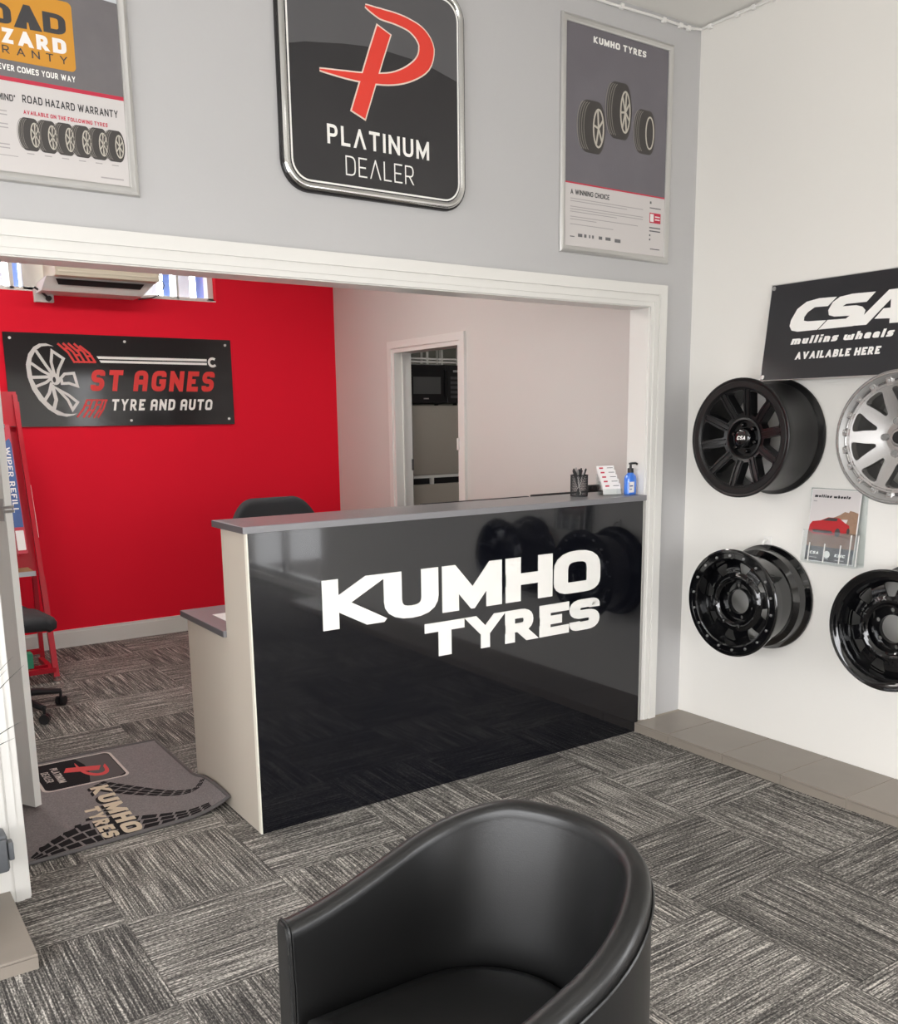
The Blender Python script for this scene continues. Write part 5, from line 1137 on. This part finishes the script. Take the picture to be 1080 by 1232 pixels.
obj('plate', BX(1.315, 1.435, YB-0.03, YB, 2.302, 2.385, bev=0.003, seg=1), M_WHITEP, wd)
bm = bmesh.new(); tube(bm, [(1.40, 6.60, 2.325), (1.36, 6.57, 2.352), (1.31, 6.56, 2.384)], 0.007, 8); obj('rod', bm, M_BLACKM, wd, smooth=True)
bm = bmesh.new(); lathe(bm, [(6.585, 0.0001), (6.585, 0.015), (6.62, 0.017)], 14, 'Y', c=(1.40, 0, 2.325)); obj('pivot', bm, M_BLACKM, wd, smooth=True)
vb = thing('vertical_blind', 'white and blue vertical blind slats in the high window', 'blind', (1.4, 6.80, WZ0))
obj('head_rail', BX(WX0+0.04, WX1-0.04, 6.80, 6.83, WZ1-0.07, WZ1-0.04), M_WHITEP, vb)
x = WX0+0.06; k = 0
while x < WX1-0.08:
    wd_ = (0.10, 0.06, 0.11, 0.05)[k % 4]; o = obj('slat', BX(x, x+wd_, 6.80, 6.803, WZ0+0.035, WZ1-0.07), M_BLINDB if k % 2 else M_BLIND, vb); x += wd_+0.045; k += 1
# conduit cable with clips along the ceiling joint
cb = thing('conduit_cable', 'white cable clipped along the ceiling corner of both walls', 'cable', (3.4, YA, CZ-0.02))
bm = bmesh.new(); tube(bm, [(-2.0, YA-0.010, 3.212), (2.60, YA-0.010, 3.210), (2.95, YA-0.010, 3.206), (3.2, YA-0.010, 3.213), (3.44, YA-0.010, 3.212), (XR-0.012, YA-0.012, 3.222), (XR-0.010, 3.0, 3.224), (XR-0.010, 2.7, 3.218), (XR-0.010, 0.5, 3.214)], 0.0055, 8); obj('cable', bm, M_WHITEP, cb, smooth=True)
for x in (2.56, 2.80, 3.02, 3.274, 3.379, 3.43): obj('clip', BX(x-0.010, x+0.010, YA-0.018, YA, 3.200, 3.220, bev=0.002, seg=1), M_WHITEP, cb)
for y in (3.03, 2.885, 2.80, 2.70): obj('clip', BX(XR-0.018, XR, y-0.010, y+0.010, 3.210, 3.230, bev=0.002, seg=1), M_WHITEP, cb)

# ================================================================== KITCHEN BEYOND THE DOOR
fr = thing('fridge', 'pale grey top-freezer fridge seen through the inner doorway', 'fridge', (4.05, 6.2, 0))
FX0, FX1, FY = 3.745, 4.345, 5.93
obj('cabinet', BX(FX0, FX1, FY+0.05, FY+0.62, 0.03, 1.625, bev=0.01), M_FRIDGE, fr)
d = obj('door', BX(FX0, FX1, FY, FY+0.048, 1.105, 1.625, bev=0.01), M_FRIDGE, fr, smooth=30); d['label'] = 'upper freezer door'
d2 = obj('door', BX(FX0, FX1, FY, FY+0.048, 0.05, 1.035, bev=0.01), M_FRIDGE, fr, smooth=30); d2['label'] = 'lower fridge door'
obj('handle_recess', BX(FX0+0.01, FX1-0.01, FY+0.02, FY+0.05, 1.036, 1.082), M_BLACKM, fr)
obj('trim_strip', BX(FX0, FX1, FY-0.004, FY+0.045, 1.083, 1.104), M_WHITEP, fr)['label'] = 'white strip between the doors'
obj('latch', BX(3.90, 3.925, FY-0.004, FY+0.02, 1.034, 1.084), M_WHITEP, fr)
bm = bmesh.new()
for x in (FX0+0.05, FX1-0.05):
    bm = bmesh.new(); lathe(bm, [(0, 0.02), (0.03, 0.02)], 12, 'Z', c=(x, FY+0.1, 0), caps=True); obj('foot', bm, M_BLACKM, fr)
mw = thing('microwave', 'black microwave oven on top of the fridge', 'microwave', (4.0, 6.1, 1.63))
MY = 5.92; MX0, MX1 = 3.715, 4.205
obj('body', BX(MX0, MX1, MY+0.02, MY+0.36, 1.640, 1.925, bev=0.004, seg=1), M_BLACKM, mw)
dd_ = obj('door', BX(MX0, 4.055, MY, MY+0.02, 1.643, 1.922, bev=0.004, seg=1), M_BLACKGL, mw)
obj('door_window', BX(3.75, 3.995, MY-0.001, MY, 1.71, 1.835), mat('microwave_window', rgb(92, 92, 92), 0.2), mw)
cp = obj('control_panel', BX(4.057, MX1, MY, MY+0.02, 1.643, 1.922, bev=0.004, seg=1), M_BLACKM, mw)
bm = bmesh.new()
for r in range(5): box(bm, 4.085, 4.175, MY-0.001, MY, 1.68+0.035*r, 1.700+0.035*r)
obj('buttons', bm, mat('button_grey', rgb(84, 84, 86), 0.4), mw); obj('clock_display', BX(4.11, 4.175, MY-0.001, MY, 1.872, 1.888), mat('display_grey', rgb(170, 172, 172), 0.3), mw)
obj('badge', BX(3.84, 3.885, MY-0.001, MY, 1.672, 1.680), M_PRINTGR, mw)
obj('handle', BX(4.025, 4.045, MY-0.02, MY, 1.68, 1.89, bev=0.004), M_BLACKGL, mw)
bm = bmesh.new()
for x in (MX0+0.04, MX1-0.04):
    for y in (MY+0.06, MY+0.32): box(bm, x-0.012, x+0.012, y-0.012, y+0.012, 1.6255, 1.640)
obj('feet', bm, M_BLACKM, mw)
ws = thing('wire_rack', 'white wire rack standing on the black microwave', 'rack', (3.98, 6.1, 1.925))
bm = bmesh.new()
for y in (MY+0.02, MY+0.30):
    for z in (1.945, 1.968): bar(bm, (MX0+0.01, y, z), (MX1-0.005, y, z), 0.012, 0.012)
    for x in (3.735, 3.89, 4.02, 4.165, 4.195): bar(bm, (x, y, 1.9255), (x, y, 2.16), 0.014, 0.014)
    bar(bm, (MX0+0.01, y, 2.16), (MX1-0.005, y, 2.16), 0.012, 0.012)
for x in (3.735, 4.195):
    for z in (1.950, 2.16): bar(bm, (x, MY+0.02, z), (x, MY+0.30, z), 0.012, 0.012)
obj('wire_frame', bm, M_WHITEP, ws)

# ================================================================== LEFT EDGE: CASE AND PLANT
gc = thing('utility_box', 'slate grey plastic utility box with clip on the left white trim', 'box', (0.29, 3.03, 0.14))
obj('body', BX(0.15, 0.372, 2.99, YA-0.023, 0.145, 0.272, bev=0.012), M_GCASE, gc, smooth=30)
obj('lid', BX(0.146, 0.366, 2.975, 2.992, 0.155, 0.262, bev=0.006), M_GCASE, gc, smooth=30)
obj('clip', BX(0.370, 0.386, 2.985, 3.02, 0.185, 0.245, bev=0.004), M_GCASE, gc, smooth=30)
pt = thing('potted_plant', 'spiky dark leaf tips reaching in from the left edge of the photo', 'plant', (0.05, 2.83, 0.047))
bm = bmesh.new(); lathe(bm, [(0.047, 0.0001), (0.047, 0.085), (0.36, 0.115), (0.37, 0.115), (0.37, 0.105), (0.34, 0.10), (0.34, 0.0001)], 32, 'Z', c=(0.05, 2.83, 0)); obj('pot', bm, M_TERRA, pt, smooth=30)
def leaf(tip, base=(0.05, 2.83, 0.345), wd=0.010, sag=0.10):
    b = Vector(base); e = Vector(tip); bm = bmesh.new(); L_, R_, C_ = [], [], []; side = (e-b).cross(Vector((0, 0, 1))).normalized()
    for k in range(11):
        f = k/10; p = b.lerp(e, f)+Vector((0, 0, sag*4*f*(1-f)*0.5)); w_ = wd*(1-f)**0.6*(0.5+0.5*min(1, f*6))+0.0006
        L_.append(bm.verts.new(p+side*w_)); R_.append(bm.verts.new(p-side*w_)); C_.append(bm.verts.new(p-Vector((0, 0, w_*0.5))))
    for k in range(10): bm.faces.new((L_[k], L_[k+1], C_[k+1], C_[k])); bm.faces.new((C_[k], C_[k+1], R_[k+1], R_[k]))
    o = obj('leaf', bm, M_LEAF, pt, smooth=60)
    return o
for tip in ((0.413, 2.80, 0.876), (0.438, 2.80, 0.845), (0.395, 2.80, 0.842), (0.417, 2.80, 0.681), (0.395, 2.80, 0.636)): leaf(tip)
for k in range(16):
    a = 2*PI*k/16+0.2; r = 0.20+0.08*((k*5) % 7)/7
    if -0.9 < ((a+PI) % (2*PI))-PI < 0.9: continue
    leaf((0.05+r*math.cos(a), 2.83+min(0.20, r*math.sin(a)), 0.62+0.25*((k*3) % 5)/5))
